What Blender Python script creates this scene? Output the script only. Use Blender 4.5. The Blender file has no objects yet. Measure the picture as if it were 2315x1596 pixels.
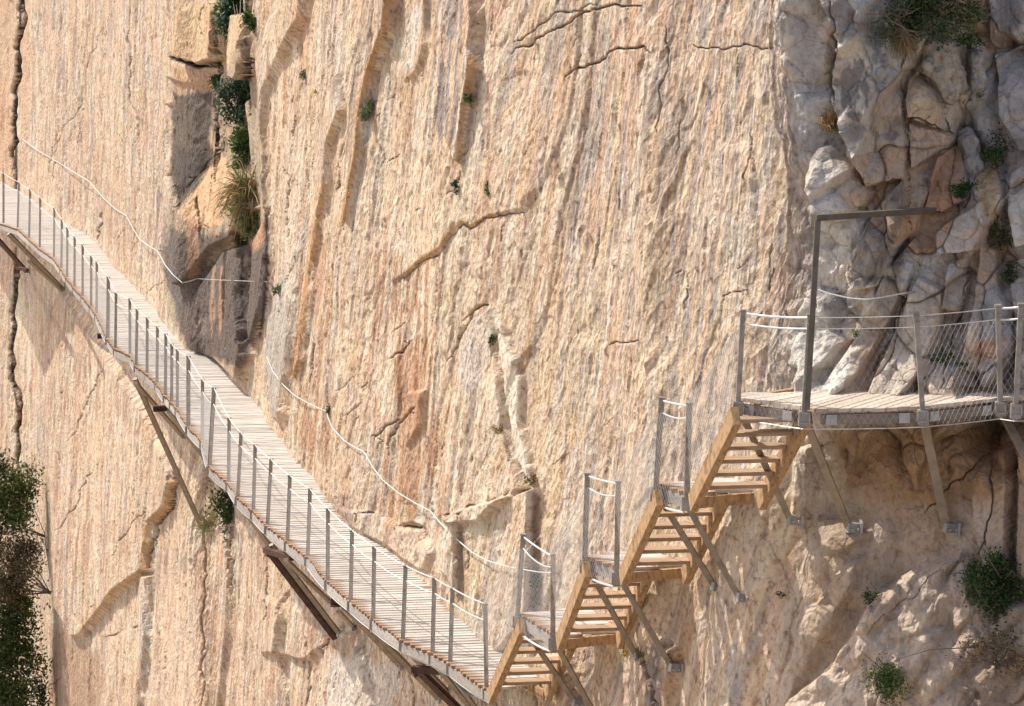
import bpy, math, random
import numpy as np
from mathutils import Vector
random.seed(7)
rng = np.random.default_rng(11)
SC = bpy.context.scene
COL = SC.collection

# ------------------------------------------------------------------ camera model
FD, CX, CY, CH = 6511.0, 1157.5, 798.0, 10.4        # focal length / centre in survey pixels, camera height over the lower deck
PITCH = math.atan((CY + 269.5) / FD)
CP, SP = math.cos(PITCH), math.sin(PITCH)
CAM = np.array([0.0, 0.0, CH])

def ray(px, py):
    xx = (px - CX) / FD; q = (CY - py) / FD
    return np.array([xx, CP + q * SP, -SP + q * CP])
def onz(px, py, z):
    r = ray(px, py); return CAM + r * ((z - CH) / r[2])
def ony(px, py, Y):
    r = ray(px, py); return CAM + r * (Y / r[1])
def proj(P):
    P = np.asarray(P, float); d = P - CAM
    dep = d[..., 1] * CP - d[..., 2] * SP
    up = d[..., 1] * SP + d[..., 2] * CP
    return CX + FD * d[..., 0] / dep, CY - FD * up / dep, dep

cam_d = bpy.data.cameras.new('camera'); cam = bpy.data.objects.new('camera', cam_d); COL.objects.link(cam)
cam.location = CAM; cam.rotation_euler = (math.pi / 2 - PITCH, 0, 0)
cam_d.sensor_width = 36; cam_d.lens = 36 * FD / 2315.0; cam_d.clip_end = 2000; cam_d.clip_start = 0.5
SC.camera = cam

# ------------------------------------------------------------------ noise
_T = rng.random((256, 256)) * 2 * math.pi
_GX, _GY = np.cos(_T), np.sin(_T)
_RV = rng.random((256, 256, 4))
def gn(x, y, s=0):
    x = x + s * 37.17; y = y + s * 17.73
    xi = np.floor(x).astype(np.int64); yi = np.floor(y).astype(np.int64)
    fx = x - xi; fy = y - yi
    ux = fx * fx * fx * (fx * (fx * 6 - 15) + 10); uy = fy * fy * fy * (fy * (fy * 6 - 15) + 10)
    def c(i, j):
        a = (xi + i) & 255; b = (yi + j) & 255
        return _GX[a, b] * (fx - i) + _GY[a, b] * (fy - j)
    n0 = c(0, 0) * (1 - ux) + c(1, 0) * ux; n1 = c(0, 1) * (1 - ux) + c(1, 1) * ux
    return (n0 * (1 - uy) + n1 * uy) * 1.5
def fbm(x, y, s=0, o=4, g=0.5):
    t = 0; a = 1.0; f = 1.0; n = 0
    for k in range(o):
        t = t + a * gn(x * f, y * f, s + k * 3.1); n += a; a *= g; f *= 2.03
    return t / n * 1.3
def bil(x, y, s=0, o=3, g=0.5):
    t = 0; a = 1.0; f = 1.0; n = 0
    for k in range(o):
        t = t + a * np.abs(gn(x * f, y * f, s + k * 3.1)); n += a; a *= g; f *= 2.03
    return t / n
def worley(x, y, s=0):
    x = x + s * 13.7; y = y + s * 7.9
    xi = np.floor(x).astype(np.int64); yi = np.floor(y).astype(np.int64)
    f1 = np.full(x.shape, 9.0); f2 = np.full(x.shape, 9.0)
    r = np.zeros(x.shape); dx1 = np.zeros(x.shape); dy1 = np.zeros(x.shape); r2 = np.zeros(x.shape)
    for i in (-1, 0, 1):
        for j in (-1, 0, 1):
            a = (xi + i) & 255; b = (yi + j) & 255
            dx = x - (xi + i + _RV[a, b, 0]); dy = y - (yi + j + _RV[a, b, 1])
            d = np.sqrt(dx * dx + dy * dy)
            m = d < f1
            f2 = np.where(m, f1, np.minimum(f2, d))
            f1 = np.where(m, d, f1); r = np.where(m, _RV[a, b, 2], r); r2 = np.where(m, _RV[a, b, 3], r2)
            dx1 = np.where(m, dx, dx1); dy1 = np.where(m, dy, dy1)
    return f1, f2, r, r2, dx1, dy1
def blocks(x, y, s=0, kap=1.0, gr=0.5):
    """highest of many tilted, flat-topped lumps: continuous blocky rock with sharp grooves; returns height, groove gap, block id"""
    x = x + s * 13.7; y = y + s * 7.9
    xi = np.floor(x).astype(np.int64); yi = np.floor(y).astype(np.int64)
    h = np.full(x.shape, -9.0); h2 = np.full(x.shape, -9.0); idv = np.zeros(x.shape)
    for i in (-1, 0, 1):
        for j in (-1, 0, 1):
            a = (xi + i) & 255; b = (yi + j) & 255; R_ = _RV[a, b]
            dx = x - (xi + i + R_[..., 0]); dy = y - (yi + j + R_[..., 1])
            c_, s_ = np.cos(R_[..., 3] * 6.28), np.sin(R_[..., 3] * 6.28)
            u_ = (dx * c_ + dy * s_); v_ = (-dx * s_ + dy * c_) * (0.8 + 0.8 * R_[..., 2])
            g1_ = (R_[..., 2] * 7.3 % 1 - 0.5) * 2 * gr; g2_ = (R_[..., 3] * 9.1 % 1 - 0.5) * 2 * gr
            v = 0.5 * R_[..., 2] + g1_ * dx + g2_ * dy - kap * (np.abs(u_) ** 4 + np.abs(v_) ** 4) * 2.2
            m = v > h
            h2 = np.where(m, h, np.maximum(h2, v)); h = np.where(m, v, h); idv = np.where(m, R_[..., 3] * 5.7 % 1, idv)
    return h, h - h2, idv
def sstep(a, b, x):
    t = np.clip((x - a) / (b - a), 0, 1); return t * t * (3 - 2 * t)

# ------------------------------------------------------------------ materials
def newmat(name):
    m = bpy.data.materials.new(name); m.use_nodes = True
    nt = m.node_tree; b = nt.nodes['Principled BSDF']; return m, nt, b
def N(nt, t, **kw):
    n = nt.nodes.new(t)
    for k, v in kw.items():
        setattr(n, k, v)
    return n
def ramp(nt, pts):
    r = N(nt, 'ShaderNodeValToRGB'); e = r.color_ramp.elements
    e[0].position, e[0].color = pts[0][0], (*pts[0][1], 1)
    e[1].position, e[1].color = pts[-1][0], (*pts[-1][1], 1)
    for p, c in pts[1:-1]:
        x = e.new(p); x.color = (*c, 1)
    return r
def mix(nt, mode, fac, a, b):
    m = N(nt, 'ShaderNodeMix', data_type='RGBA', blend_type=mode)
    for i, v in ((0, fac), (6, a), (7, b)):
        if hasattr(v, 'links') or hasattr(v, 'is_linked'):
            nt.links.new(v, m.inputs[i])
        else:
            m.inputs[i].default_value = v if i == 0 else (*v, 1)
    return m.outputs[2]

def rock_material():
    m, nt, b = newmat('limestone')
    L = nt.links.new
    tc = N(nt, 'ShaderNodeTexCoord')
    at = N(nt, 'ShaderNodeAttribute', attribute_name='Col')
    m0 = N(nt, 'ShaderNodeMapping'); m0.inputs['Rotation'].default_value = (-0.45, 0.0, 0)
    mp = N(nt, 'ShaderNodeMapping'); mp.inputs['Scale'].default_value = (1, 1, 0.72)
    L(tc.outputs['Object'], m0.inputs['Vector']); L(m0.outputs['Vector'], mp.inputs['Vector'])
    def noise(scale, det, rough, vec=None, dist=0.0):
        n = N(nt, 'ShaderNodeTexNoise'); n.inputs['Scale'].default_value = scale
        n.inputs['Detail'].default_value = det; n.inputs['Roughness'].default_value = rough; n.inputs['Distortion'].default_value = dist
        L(vec or mp.outputs['Vector'], n.inputs['Vector']); return n
    n1 = noise(2.2, 8, 0.62); n2 = noise(15, 5, 0.6, dist=0.2); n3 = noise(0.7, 4, 0.5)
    r1 = ramp(nt, [(0.3, (0.80, 0.77, 0.75)), (0.5, (1, 1, 1)), (0.72, (1.14, 1.14, 1.13))])
    L(n1.outputs['Fac'], r1.inputs['Fac'])
    r2 = ramp(nt, [(0.32, (0.46, 0.39, 0.33)), (0.43, (0.86, 0.83, 0.80)), (0.50, (1.02, 1.02, 1.02)), (0.70, (1.16, 1.16, 1.17))])
    L(n2.outputs['Fac'], r2.inputs['Fac'])
    r3 = ramp(nt, [(0.35, (1.04, 0.97, 0.93)), (0.65, (0.97, 1.02, 1.05))])
    L(n3.outputs['Fac'], r3.inputs['Fac'])
    c = mix(nt, 'MULTIPLY', 1.0, at.outputs['Color'], r1.outputs['Color'])
    fm = N(nt, 'ShaderNodeMath', operation='MULTIPLY_ADD'); fm.inputs[1].default_value = 0.45; fm.inputs[2].default_value = 0.45; L(at.outputs['Alpha'], fm.inputs[0])
    c = mix(nt, 'MULTIPLY', fm.outputs[0], c, r2.outputs['Color'])
    c = mix(nt, 'MULTIPLY', 0.8, c, r3.outputs['Color'])
    L(c, b.inputs['Base Color'])
    b.inputs['Roughness'].default_value = 0.9
    b.inputs['Specular IOR Level'].default_value = 0.15
    # bump: chips and grain
    vo = N(nt, 'ShaderNodeTexVoronoi', feature='F1'); vo.inputs['Scale'].default_value = 11
    wv = N(nt, 'ShaderNodeVectorMath', operation='ADD')
    nw = noise(3.0, 3, 0.5); sc = N(nt, 'ShaderNodeVectorMath', operation='SCALE'); sc.inputs['Scale'].default_value = 0.25
    L(nw.outputs['Color'], sc.inputs[0]); L(mp.outputs['Vector'], wv.inputs[0]); L(sc.outputs[0], wv.inputs[1])
    L(wv.outputs[0], vo.inputs['Vector'])
    nb = noise(20, 6, 0.65, dist=0.2)
    ma = N(nt, 'ShaderNodeMath', operation='MULTIPLY_ADD'); ma.inputs[1].default_value = 0.6
    L(vo.outputs['Distance'], ma.inputs[0]); L(nb.outputs['Fac'], ma.inputs[2])
    bp = N(nt, 'ShaderNodeBump'); bp.inputs['Strength'].default_value = 0.9; bp.inputs['Distance'].default_value = 0.05
    L(ma.outputs[0], bp.inputs['Height']); L(bp.outputs['Normal'], b.inputs['Normal'])
    return m

def wood_material(name, base, dark, scale=(1, 1, 1), bump=0.15, wear=False):
    m, nt, b = newmat(name); L = nt.links.new
    tc = N(nt, 'ShaderNodeTexCoord'); mp = N(nt, 'ShaderNodeMapping'); mp.inputs['Scale'].default_value = scale
    L(tc.outputs['Object'], mp.inputs['Vector'])
    n = N(nt, 'ShaderNodeTexNoise'); n.inputs['Scale'].default_value = 6; n.inputs['Detail'].default_value = 6; n.inputs['Roughness'].default_value = 0.65
    L(mp.outputs['Vector'], n.inputs['Vector'])
    r = ramp(nt, [(0.3, dark), (0.52, base), (0.75, tuple(min(1, v * 1.18) for v in base))]); L(n.outputs['Fac'], r.inputs['Fac'])
    g = N(nt, 'ShaderNodeNewGeometry')
    rr = ramp(nt, [(0.0, (0.74, 0.72, 0.70)), (0.5, (0.95, 0.94, 0.94)), (1.0, (1.15, 1.15, 1.15))]); L(g.outputs['Random Per Island'], rr.inputs['Fac'])
    c = mix(nt, 'MULTIPLY', 0.8, r.outputs['Color'], rr.outputs['Color'])
    if wear:
        at = N(nt, 'ShaderNodeAttribute', attribute_name='Col'); c = mix(nt, 'MULTIPLY', 1.0, c, at.outputs['Color'])
    L(c, b.inputs['Base Color']); b.inputs['Roughness'].default_value = 0.75; b.inputs['Specular IOR Level'].default_value = 0.25
    bp = N(nt, 'ShaderNodeBump'); bp.inputs['Strength'].default_value = bump; bp.inputs['Distance'].default_value = 0.02
    L(n.outputs['Fac'], bp.inputs['Height']); L(bp.outputs['Normal'], b.inputs['Normal'])
    return m
def metal_material(name, base, metallic, rough, var=0.25, scale=9, rust=None):
    m, nt, b = newmat(name); L = nt.links.new
    tc = N(nt, 'ShaderNodeTexCoord'); n = N(nt, 'ShaderNodeTexNoise'); n.inputs['Scale'].default_value = scale; n.inputs['Detail'].default_value = 6
    L(tc.outputs['Object'], n.inputs['Vector'])
    lo = tuple(v * (1 - var) for v in base); hi = tuple(min(1, v * (1 + var)) for v in base)
    pts = [(0.3, rust or lo), (0.5, base), (0.7, hi)]
    r = ramp(nt, pts); L(n.outputs['Fac'], r.inputs['Fac']); L(r.outputs['Color'], b.inputs['Base Color'])
    b.inputs['Metallic'].default_value = metallic; b.inputs['Roughness'].default_value = rough
    return m
def leaf_material():
    m, nt, b = newmat('leaf'); L = nt.links.new
    at = N(nt, 'ShaderNodeAttribute', attribute_name='Col')
    L(at.outputs['Color'], b.inputs['Base Color']); b.inputs['Roughness'].default_value = 0.6; b.inputs['Specular IOR Level'].default_value = 0.2
    tr = N(nt, 'ShaderNodeBsdfTranslucent'); L(at.outputs['Color'], tr.inputs['Color'])
    ms = N(nt, 'ShaderNodeMixShader'); ms.inputs[0].default_value = 0.3
    L(b.outputs[0], ms.inputs[1]); L(tr.outputs[0], ms.inputs[2]); L(ms.outputs[0], nt.nodes['Material Output'].inputs['Surface'])
    return m
M_ROCK = rock_material()
M_DECK = wood_material('weathered_deck_wood', (0.56, 0.515, 0.455), (0.40, 0.34, 0.285), (0.7, 5, 5), 0.15, True)
M_BOARD = wood_material('platform_board_wood', (0.60, 0.51, 0.41), (0.46, 0.35, 0.25), (1, 5, 1.5))
M_TIMBER = wood_material('stair_timber', (0.41, 0.26, 0.13), (0.16, 0.09, 0.045), (5, 1.6, 1.6), 0.4)
M_TREAD = wood_material('tread_timber', (0.44, 0.31, 0.20), (0.30, 0.18, 0.10), (0.7, 5, 5))
M_EDGE = wood_material('brown_grey_edge_timber', (0.25, 0.205, 0.17), (0.16, 0.13, 0.105), (2, 2, 6), 0.3)
M_FASCIA = wood_material('grey_edge_timber', (0.40, 0.355, 0.305), (0.25, 0.22, 0.19), (2, 2, 6), 0.3)
M_STEEL = metal_material('galvanised_steel', (0.30, 0.265, 0.225), 0.15, 0.5)
M_BRACE = metal_material('weathered_brace_steel', (0.27, 0.21, 0.145), 0.15, 0.6)
M_FRAME = metal_material('brown_frame_steel', (0.12, 0.10, 0.075), 0.1, 0.5)
M_RUST = metal_material('rusted_iron', (0.085, 0.042, 0.026), 0.1, 0.85, 0.5, 7, (0.04, 0.02, 0.014))
M_CABLE = metal_material('bright_cable', (0.62, 0.60, 0.55), 0.1, 0.5, 0.15, 20)
M_NET = metal_material('steel_wire', (0.52, 0.50, 0.46), 0.3, 0.4, 0.1, 20)
M_PLATE = metal_material('zinc_plate', (0.34, 0.33, 0.31), 0.25, 0.5, 0.15, 14)
M_ZINC = metal_material('bright_zinc', (0.42, 0.41, 0.39), 0.25, 0.5, 0.15, 14)
M_HOSE = metal_material('grey_hose', (0.14, 0.14, 0.14), 0.0, 0.5)
M_LEAF = leaf_material()
M_STEM = metal_material('woody_stem', (0.16, 0.12, 0.085), 0.0, 0.9)

# ------------------------------------------------------------------ mesh helpers
class MB:
    def __init__(s): s.v = []; s.f = []; s.wear = []
    def quadbox(s, c8):
        o = len(s.v); s.v += [tuple(p) for p in c8]
        s.f += [tuple(o + i for i in q) for q in ((0, 3, 2, 1), (4, 5, 6, 7), (0, 1, 5, 4), (1, 2, 6, 5), (2, 3, 7, 6), (3, 0, 4, 7))]
    def prism(s, top4, down):                       # four top corners + a vector to the lower face
        t = [np.asarray(p, float) for p in top4]; d = np.asarray(down, float)
        s.quadbox([p + d for p in t] + t)
    def bar(s, a, b, w, h, side=None):               # rectangular bar from a to b; w along side, h across
        a = np.asarray(a, float); b = np.asarray(b, float); d = b - a; d = d / np.linalg.norm(d)
        sd = np.asarray(side if side is not None else ((1, 0, 0) if abs(d[0]) < 0.8 else (0, 1, 0)), float)
        sd = sd - d * sd.dot(d); sd /= np.linalg.norm(sd); up = np.cross(d, sd)
        q = [(-1, -1), (1, -1), (1, 1), (-1, 1)]
        s.quadbox([a + sd * (i * w / 2) + up * (j * h / 2) for i, j in q] + [b + sd * (i * w / 2) + up * (j * h / 2) for i, j in q])
    def tube(s, pts, r, n=6, r2=None):
        pts = [np.asarray(p, float) for p in pts]; o = len(s.v); m = len(pts)
        for k, p in enumerate(pts):
            d = pts[min(k + 1, m - 1)] - pts[max(k - 1, 0)]; d = d / (np.linalg.norm(d) + 1e-9)
            a = np.cross(d, (0.3, 0.2, 0.93)); a /= (np.linalg.norm(a) + 1e-9); b = np.cross(d, a)
            rr = r if r2 is None else r + (r2 - r) * k / max(1, m - 1)
            for i in range(n):
                t = 2 * math.pi * i / n; s.v.append(tuple(p + (a * math.cos(t) + b * math.sin(t)) * rr))
        for k in range(m - 1):
            for i in range(n):
                j = (i + 1) % n; s.f.append((o + k * n + i, o + k * n + j, o + (k + 1) * n + j, o + (k + 1) * n + i))
        if n > 3:
            s.f.append(tuple(o + i for i in range(n))[::-1]); s.f.append(tuple(o + (m - 1) * n + i for i in range(n)))
    def build(s, name, mat, parent=None, bevel=0):
        me = bpy.data.meshes.new(name); me.from_pydata(s.v, [], s.f); me.update()
        me.materials.append(mat)
        if s.wear and len(s.wear) == len(s.v):           # boards bleached by feet, still brown at their ends
            wv = np.array(s.wear)[:, None]; colour_mesh(me, np.array([[0.62, 0.40, 0.24]]) * (1 - wv) + np.array([[1.0, 1.0, 1.0]]) * wv)
        o = bpy.data.objects.new(name, me); COL.objects.link(o)
        if parent is not None: attach(o, parent)
        if bevel:
            bv = o.modifiers.new('bevel', 'BEVEL'); bv.width = bevel; bv.segments = 2
        return o
def attach(o, parent):                               # parts keep world-space meshes; cancel the parent's place
    o.parent = parent
    t = Vector((0, 0, 0)); q = parent
    while q is not None: t += q.location; q = q.parent
    # vertices are in world coordinates: shift them so the part's own frame is the thing's base
    if not o.get('_shift'):
        o.data.transform(__import__('mathutils').Matrix.Translation(-t))
def tag(o, label=None, cat=None, group=None, kind=None):
    if label: o['label'] = label
    if cat: o['category'] = cat
    if group: o['group'] = group
    if kind: o['kind'] = kind
    return o
def thing(name, label, cat, loc, group=None):
    o = bpy.data.objects.new(name, None); COL.objects.link(o); o.location = tuple(loc); o.empty_display_size = 0.2
    return tag(o, label, cat, group)
def colour_mesh(me, cols, alpha=None):
    at = me.color_attributes.new('Col', 'FLOAT_COLOR', 'POINT')
    c = np.ones((len(me.vertices), 4), np.float32); c[:, :3] = cols
    if alpha is not None: c[:, 3] = alpha
    at.data.foreach_set('color', c.ravel())

# ------------------------------------------------------------------ traced walkway lines (survey pixels)
POSTS = [((8, 392), (8, 504)), ((43, 412), (40, 514)), ((68, 428), (66, 537)), ((91, 447), (90, 559)), ((123, 470), (122, 581)),
 ((140, 496), (139, 605)), ((152.5, 515), (152, 626)), ((169, 535), (168.5, 647)), ((187, 553), (187, 668)), ((206.5, 578), (206, 692)),
 ((219, 591), (218.5, 708)), ((245, 626), (244, 763)), ((262.5, 662), (261, 786)), ((293.5, 675), (294, 799)), ((310, 699), (308, 824)),
 ((333, 718), (332.5, 842)), ((356, 738), (355, 864)), ((375, 755), (374, 892)), ((388.5, 778), (388, 906)), ((401, 790), (401, 920)),
 ((426, 805), (426, 961)), ((458, 858), (457.5, 994)), ((484, 877), (474, 1051)), ((518, 945), (517, 1087)), ((545, 979), (538, 1121)),
 ((577, 1006), (573, 1151)), ((613, 1039), (605, 1185)), ((655.5, 1075), (650, 1221)), ((701, 1105), (696, 1255)), ((741.5, 1150), (741, 1309)),
 ((796, 1199), (793, 1354)), ((846, 1236), (844, 1396)), ((917, 1279), (911, 1444)), ((982, 1307), (978, 1473)), ((1023, 1330), (1018, 1495)),
 ((1097, 1365), (1100, 1552))]
OUTER = [(-160, 455), (-60, 487)] + [(b[0] - 2, b[1] + 4) for t, b in POSTS]
OUTER[-1] = (1104, 1562)
INNER = [(-160, 345), (-60, 378), (47, 433), (75, 451), (100, 469), (125, 487), (150, 506), (169, 512), (187, 528), (200, 539), (219, 553), (231, 575),
 (255, 603), (281, 626), (308, 656), (331, 680), (356, 703), (375, 734), (391, 753), (409, 772), (423, 794), (469, 800), (491, 807), (499, 833),
 (527, 855), (560, 880), (574, 899), (592, 920), (603, 952), (605, 967), (649, 998), (658, 1017), (667, 1040), (683, 1058), (711, 1078),
 (734, 1092), (737, 1129), (751, 1148), (788, 1191), (825, 1204), (866, 1236), (911, 1271), (949, 1303), (975, 1344), (1013, 1383), (1052, 1408),
 (1087, 1437), (1119, 1460), (1176, 1493), (1247, 1534)]
Z1, Z2, Z3, Z4 = 1.31, 2.64, 3.94, 5.20

# ------------------------------------------------------------------ cliff: a wall over a plan curve, relief along its normal
ctrl = [(-900, 40, 0), (-420, 120, 0)] + [(x, y, 0) for x, y in INNER[::2]] + [(1328, 1367, Z1), (1385, 1412, Z1), (1450, 1233, Z2), (1545, 1264, Z2), (1645, 1075, Z3), (1706, 1101, Z3)]
ca, ci = [], []
for x, y, z in ctrl:
    w = onz(x, y, z); ca.append(w[0] / w[1]); ci.append(1 / w[1])
def a_of(px): return (px - CX) / FD / CP
for px, Y in ((1752, 30.2), (1810, 29.95), (1900, 29.6), (2050, 29.35), (2257, 29.0), (2420, 28.6), (2800, 27.4), (3300, 26.2), (3900, 25.2)):
    ca.append(a_of(px)); ci.append(1 / Y)
ca = np.array(ca); ci = np.array(ci); o_ = np.argsort(ca); ca = ca[o_]; ci = ci[o_]
STEP = 1.3
A = a_of(np.concatenate([np.arange(-760, -200, 6.0), np.arange(-200, 2520, STEP), np.arange(2520, 3700, 5.0)]))
def invY(a):
    k = np.arange(-14, 15) * (1.7 / FD); w = np.exp(-(np.arange(-14, 15) / 8.0) ** 2); w /= w.sum()
    return sum(wi * np.interp(a + ki, ca, ci) for wi, ki in zip(w, k))
Yb = 1 / invY(A); Xb = A * Yb
tx = np.gradient(Xb); ty = np.gradient(Yb)
ker = np.exp(-(np.arange(-40, 41) / 26.0) ** 2); ker /= ker.sum()
sm = lambda v: np.convolve(np.pad(v, 40, mode='edge'), ker, 'valid')
ln = np.hypot(tx, ty); ul = np.cumsum(ln)
tx, ty = sm(tx / ln), sm(ty / ln); ln2 = np.hypot(tx, ty)
nx, ny = ty / ln2, -tx / ln2                                 # outward (gorge) normal
rows = np.concatenate([np.arange(-520, -150, 8.0), np.arange(-150, 1760, 2.3), np.arange(1760, 2100, 8.0)])
T = np.array([ray(CX, y)[2] / ray(CX, y)[1] for y in rows])
NR, NC = len(rows), len(A)
X0 = np.broadcast_to(Xb, (NR, NC)).copy(); Y0 = np.broadcast_to(Yb, (NR, NC)).copy()
Zg = CH + T[:, None] * Yb[None, :]
U = np.broadcast_to(ul, (NR, NC)).copy()
NX = np.broadcast_to(nx, (NR, NC)); NY = np.broadcast_to(ny, (NR, NC))
d = np.zeros((NR, NC))
def pos(d): return np.stack([X0 + NX * d, Y0 + NY * d, Zg], -1)
PX, PY, _ = proj(pos(d))

def sdf(poly, x, y):
    """signed distance (inside positive) to a polygon"""
    P = np.asarray(poly, float); best = np.full(x.shape, 1e9); ins = np.zeros(x.shape, bool); n = len(P)
    for i in range(n):
        ax, ay = P[i]; bx, by = P[(i + 1) % n]
        ex, ey = bx - ax, by - ay; L2 = ex * ex + ey * ey + 1e-9
        h = np.clip(((x - ax) * ex + (y - ay) * ey) / L2, 0, 1)
        best = np.minimum(best, (x - ax - ex * h) ** 2 + (y - ay - ey * h) ** 2)
        c = ((ay > y) != (by > y))
        with np.errstate(divide='ignore', invalid='ignore'):
            xc = (bx - ax) * (y - ay) / (by - ay + 1e-12) + ax
        ins ^= c & (x < xc)
    return np.where(ins, 1, -1) * np.sqrt(best)
def pld(line, x, y):
    P = np.asarray(line, float); best = np.full(x.shape, 1e9); para = np.zeros(x.shape); tot = 0
    for i in range(len(P) - 1):
        ax, ay = P[i]; bx, by = P[i + 1]; ex, ey = bx - ax, by - ay; L2 = ex * ex + ey * ey + 1e-9; L = math.sqrt(L2)
        h = np.clip(((x - ax) * ex + (y - ay) * ey) / L2, 0, 1)
        q = (x - ax - ex * h) ** 2 + (y - ay - ey * h) ** 2
        m = q < best; best = np.where(m, q, best); para = np.where(m, tot + h * L, para); tot += L
    return np.sqrt(best), para / max(tot, 1e-6)
def bbox(pts, m, x, y):
    P = np.asarray(pts, float)
    k = (x > P[:, 0].min() - m) & (x < P[:, 0].max() + m) & (y > P[:, 1].min() - m) & (y < P[:, 1].max() + m)
    return np.nonzero(k)

RIGHT = [(1760, -700), (1750, 60), (1757, 150), (1772, 300), (1800, 390), (1792, 500), (1795, 640), (1775, 700), (1745, 800), (1750, 900), (1800, 960),
         (1850, 1100), (1830, 1250), (1800, 1400), (1770, 1600), (1760, 2300), (4200, 2300), (4200, -700)]
sr = sdf(RIGHT, PX, PY) + 14 * fbm(PX / 60, PY / 90, 5, 3)
R = sstep(-25, 45, sr)                                       # rugged right-hand rock
LEFT = 1 - sstep(330, 480, PX)
us = U - 0.42 * Zg * (1 - R) * (1 - 0.5 * LEFT)

# broad relief -------------------------------------------------------------
d += 0.12 * fbm(U / 6.5, Zg / 8, 1, 3) * (1 - R)
wall = 1 - R
flute = fbm(us / 2.2 + 0.25 * gn(us / 2, Zg / 3, 8), Zg / 7.5, 2, 3)
d += wall * 0.012 * flute
# leaves of rock: terraced noise, steps facing the viewer
tn = fbm(us / 4.2, Zg / 7.0, 3, 3) * 2.6
tf = np.floor(tn); fr = tn - tf
d += wall * 0.022 * (tf + sstep(0.0, 0.10, fr) - 0.6 * fr)
tn = fbm(us / 1.3, Zg / 2.2, 4, 3) * 2.2
tf = np.floor(tn); fr = tn - tf
d += wall * 0.014 * (tf + sstep(0.0, 0.14, fr) - 0.7 * fr)
# rugged side: blocks
bx_, bz_ = X0 / 0.62 + 0.16 * fbm(X0 / 0.8, Zg / 0.8, 9, 3), Zg / 0.85 + 0.30 * X0 + 0.16 * fbm(X0 / 0.8, Zg / 0.8, 12, 3)
RB = R * sstep(1850, 2000, PX)                                # most broken at the far right
hi = sstep(1150, 1000, PY)
RB = RB * (0.35 + 0.65 * hi)
hb, gb, BID = blocks(bx_, bz_, 2, 0.75, 0.75)
d += RB * (0.34 * (hb - 0.3) - 0.04 * hi * (1 - sstep(0, 0.05, gb)))
hs, gs, SID = blocks(X0 / 0.26 + 0.3 * Zg / .3 + 0.12 * fbm(X0 / 0.4, Zg / 0.4, 19, 3), Zg / 0.34 + 0.12 * fbm(X0 / 0.4, Zg / 0.4, 20, 3), 6, 0.6, 1.0)
d += R * (0.4 + 0.6 * hi) * (0.11 * (hs - 0.3) - 0.015 * (1 - sstep(0, 0.05, gs)))
GRV = 0.75 * R * hi * np.maximum(0.8 * (1 - sstep(0, 0.045, gb)) * sstep(1850, 2000, PX), 0.2 * (1 - sstep(0, 0.04, gs)))
# slabs stacked like leaning books: faces look up and to the gorge side
sv = (X0 * 0.9 - Zg * 0.42) / 0.72 + 0.35 * fbm(X0 / 0.9, Zg / 1.4, 27, 3)
sf = sv - np.floor(sv)
d += R * hi * sstep(1800, 1880, PX) * 0.24 * (sf - sstep(0.90, 1.0, sf) - 0.4)
d += R * (0.12 * fbm(X0 / 1.3, Zg / 1.5, 21, 3) + 0.05 * bil(X0 / 0.5 - 0.3 * Zg, Zg / 0.6, 23, 3))
# the right-hand rock leans back above the platform and the base bulges out lower down
LW = np.clip((PX - 1775) / 420, 0, 1)
d += np.where(Zg > 4.5, -0.46 * (Zg - 4.5) * LW, 0) + R * 0.30 * np.exp(-((Zg - 5.0) / 0.45) ** 2) * sstep(1790, 1850, PX) * sstep(2300, 2050, PX)
d += R * -0.18 * sstep(900, 960, PY) * sstep(1260, 1130, PY)

PX, PY, _ = proj(pos(d))
# slabs, flakes and ledges -------------------------------------------------
def slab(poly, amp, w=5, tilt=(0, 0), rag=4.0, seed=1, rnd=0.0):
    """raise a traced slab by amp metres (amp at its middle; tilt = change per half-width in x,y)"""
    global d
    P = np.asarray(poly, float); c = P.mean(0); hs = (P.max(0) - P.min(0)) / 2 + 1e-6
    if c[0] < 1760: g_ = 0.8 if 4 <= seed <= 10 else 0.55; amp *= g_; tilt = (tilt[0] * g_, tilt[1] * g_)
    a = a_of(c[0]); i = int(np.clip(np.searchsorted(A, a), 0, NC - 1))
    sh = FD * (nx[i] - a * ny[i]) / Yb[i] * (amp * 0.8)
    P = P - np.array([sh, 0]); c = P.mean(0)
    k = bbox(P, w + 14, PX, PY); x, y = PX[k], PY[k]
    s = sdf(P, x, y) + rag * (1.2 * fbm(x / 50, y / 110, seed, 2) + (0.05 if P[:, 0].mean() < 1800 else 0.2) * gn(x / 11, y / 25, seed + 4))
    f = np.clip(s / (w * (1.2 if P[:, 0].mean() < 1800 else 0.7)), 0, 1); f = f * f * (3 - 2 * f) * 0.3 + f * 0.7
    if rnd: f = f * (1 - rnd + rnd * np.sqrt(np.clip(s / (0.9 * hs.min()), 0, 1)))
    h = amp + tilt[0] * (x - c[0]) / hs[0] + tilt[1] * (y - c[1]) / hs[1]
    d[k] += f * h
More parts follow.
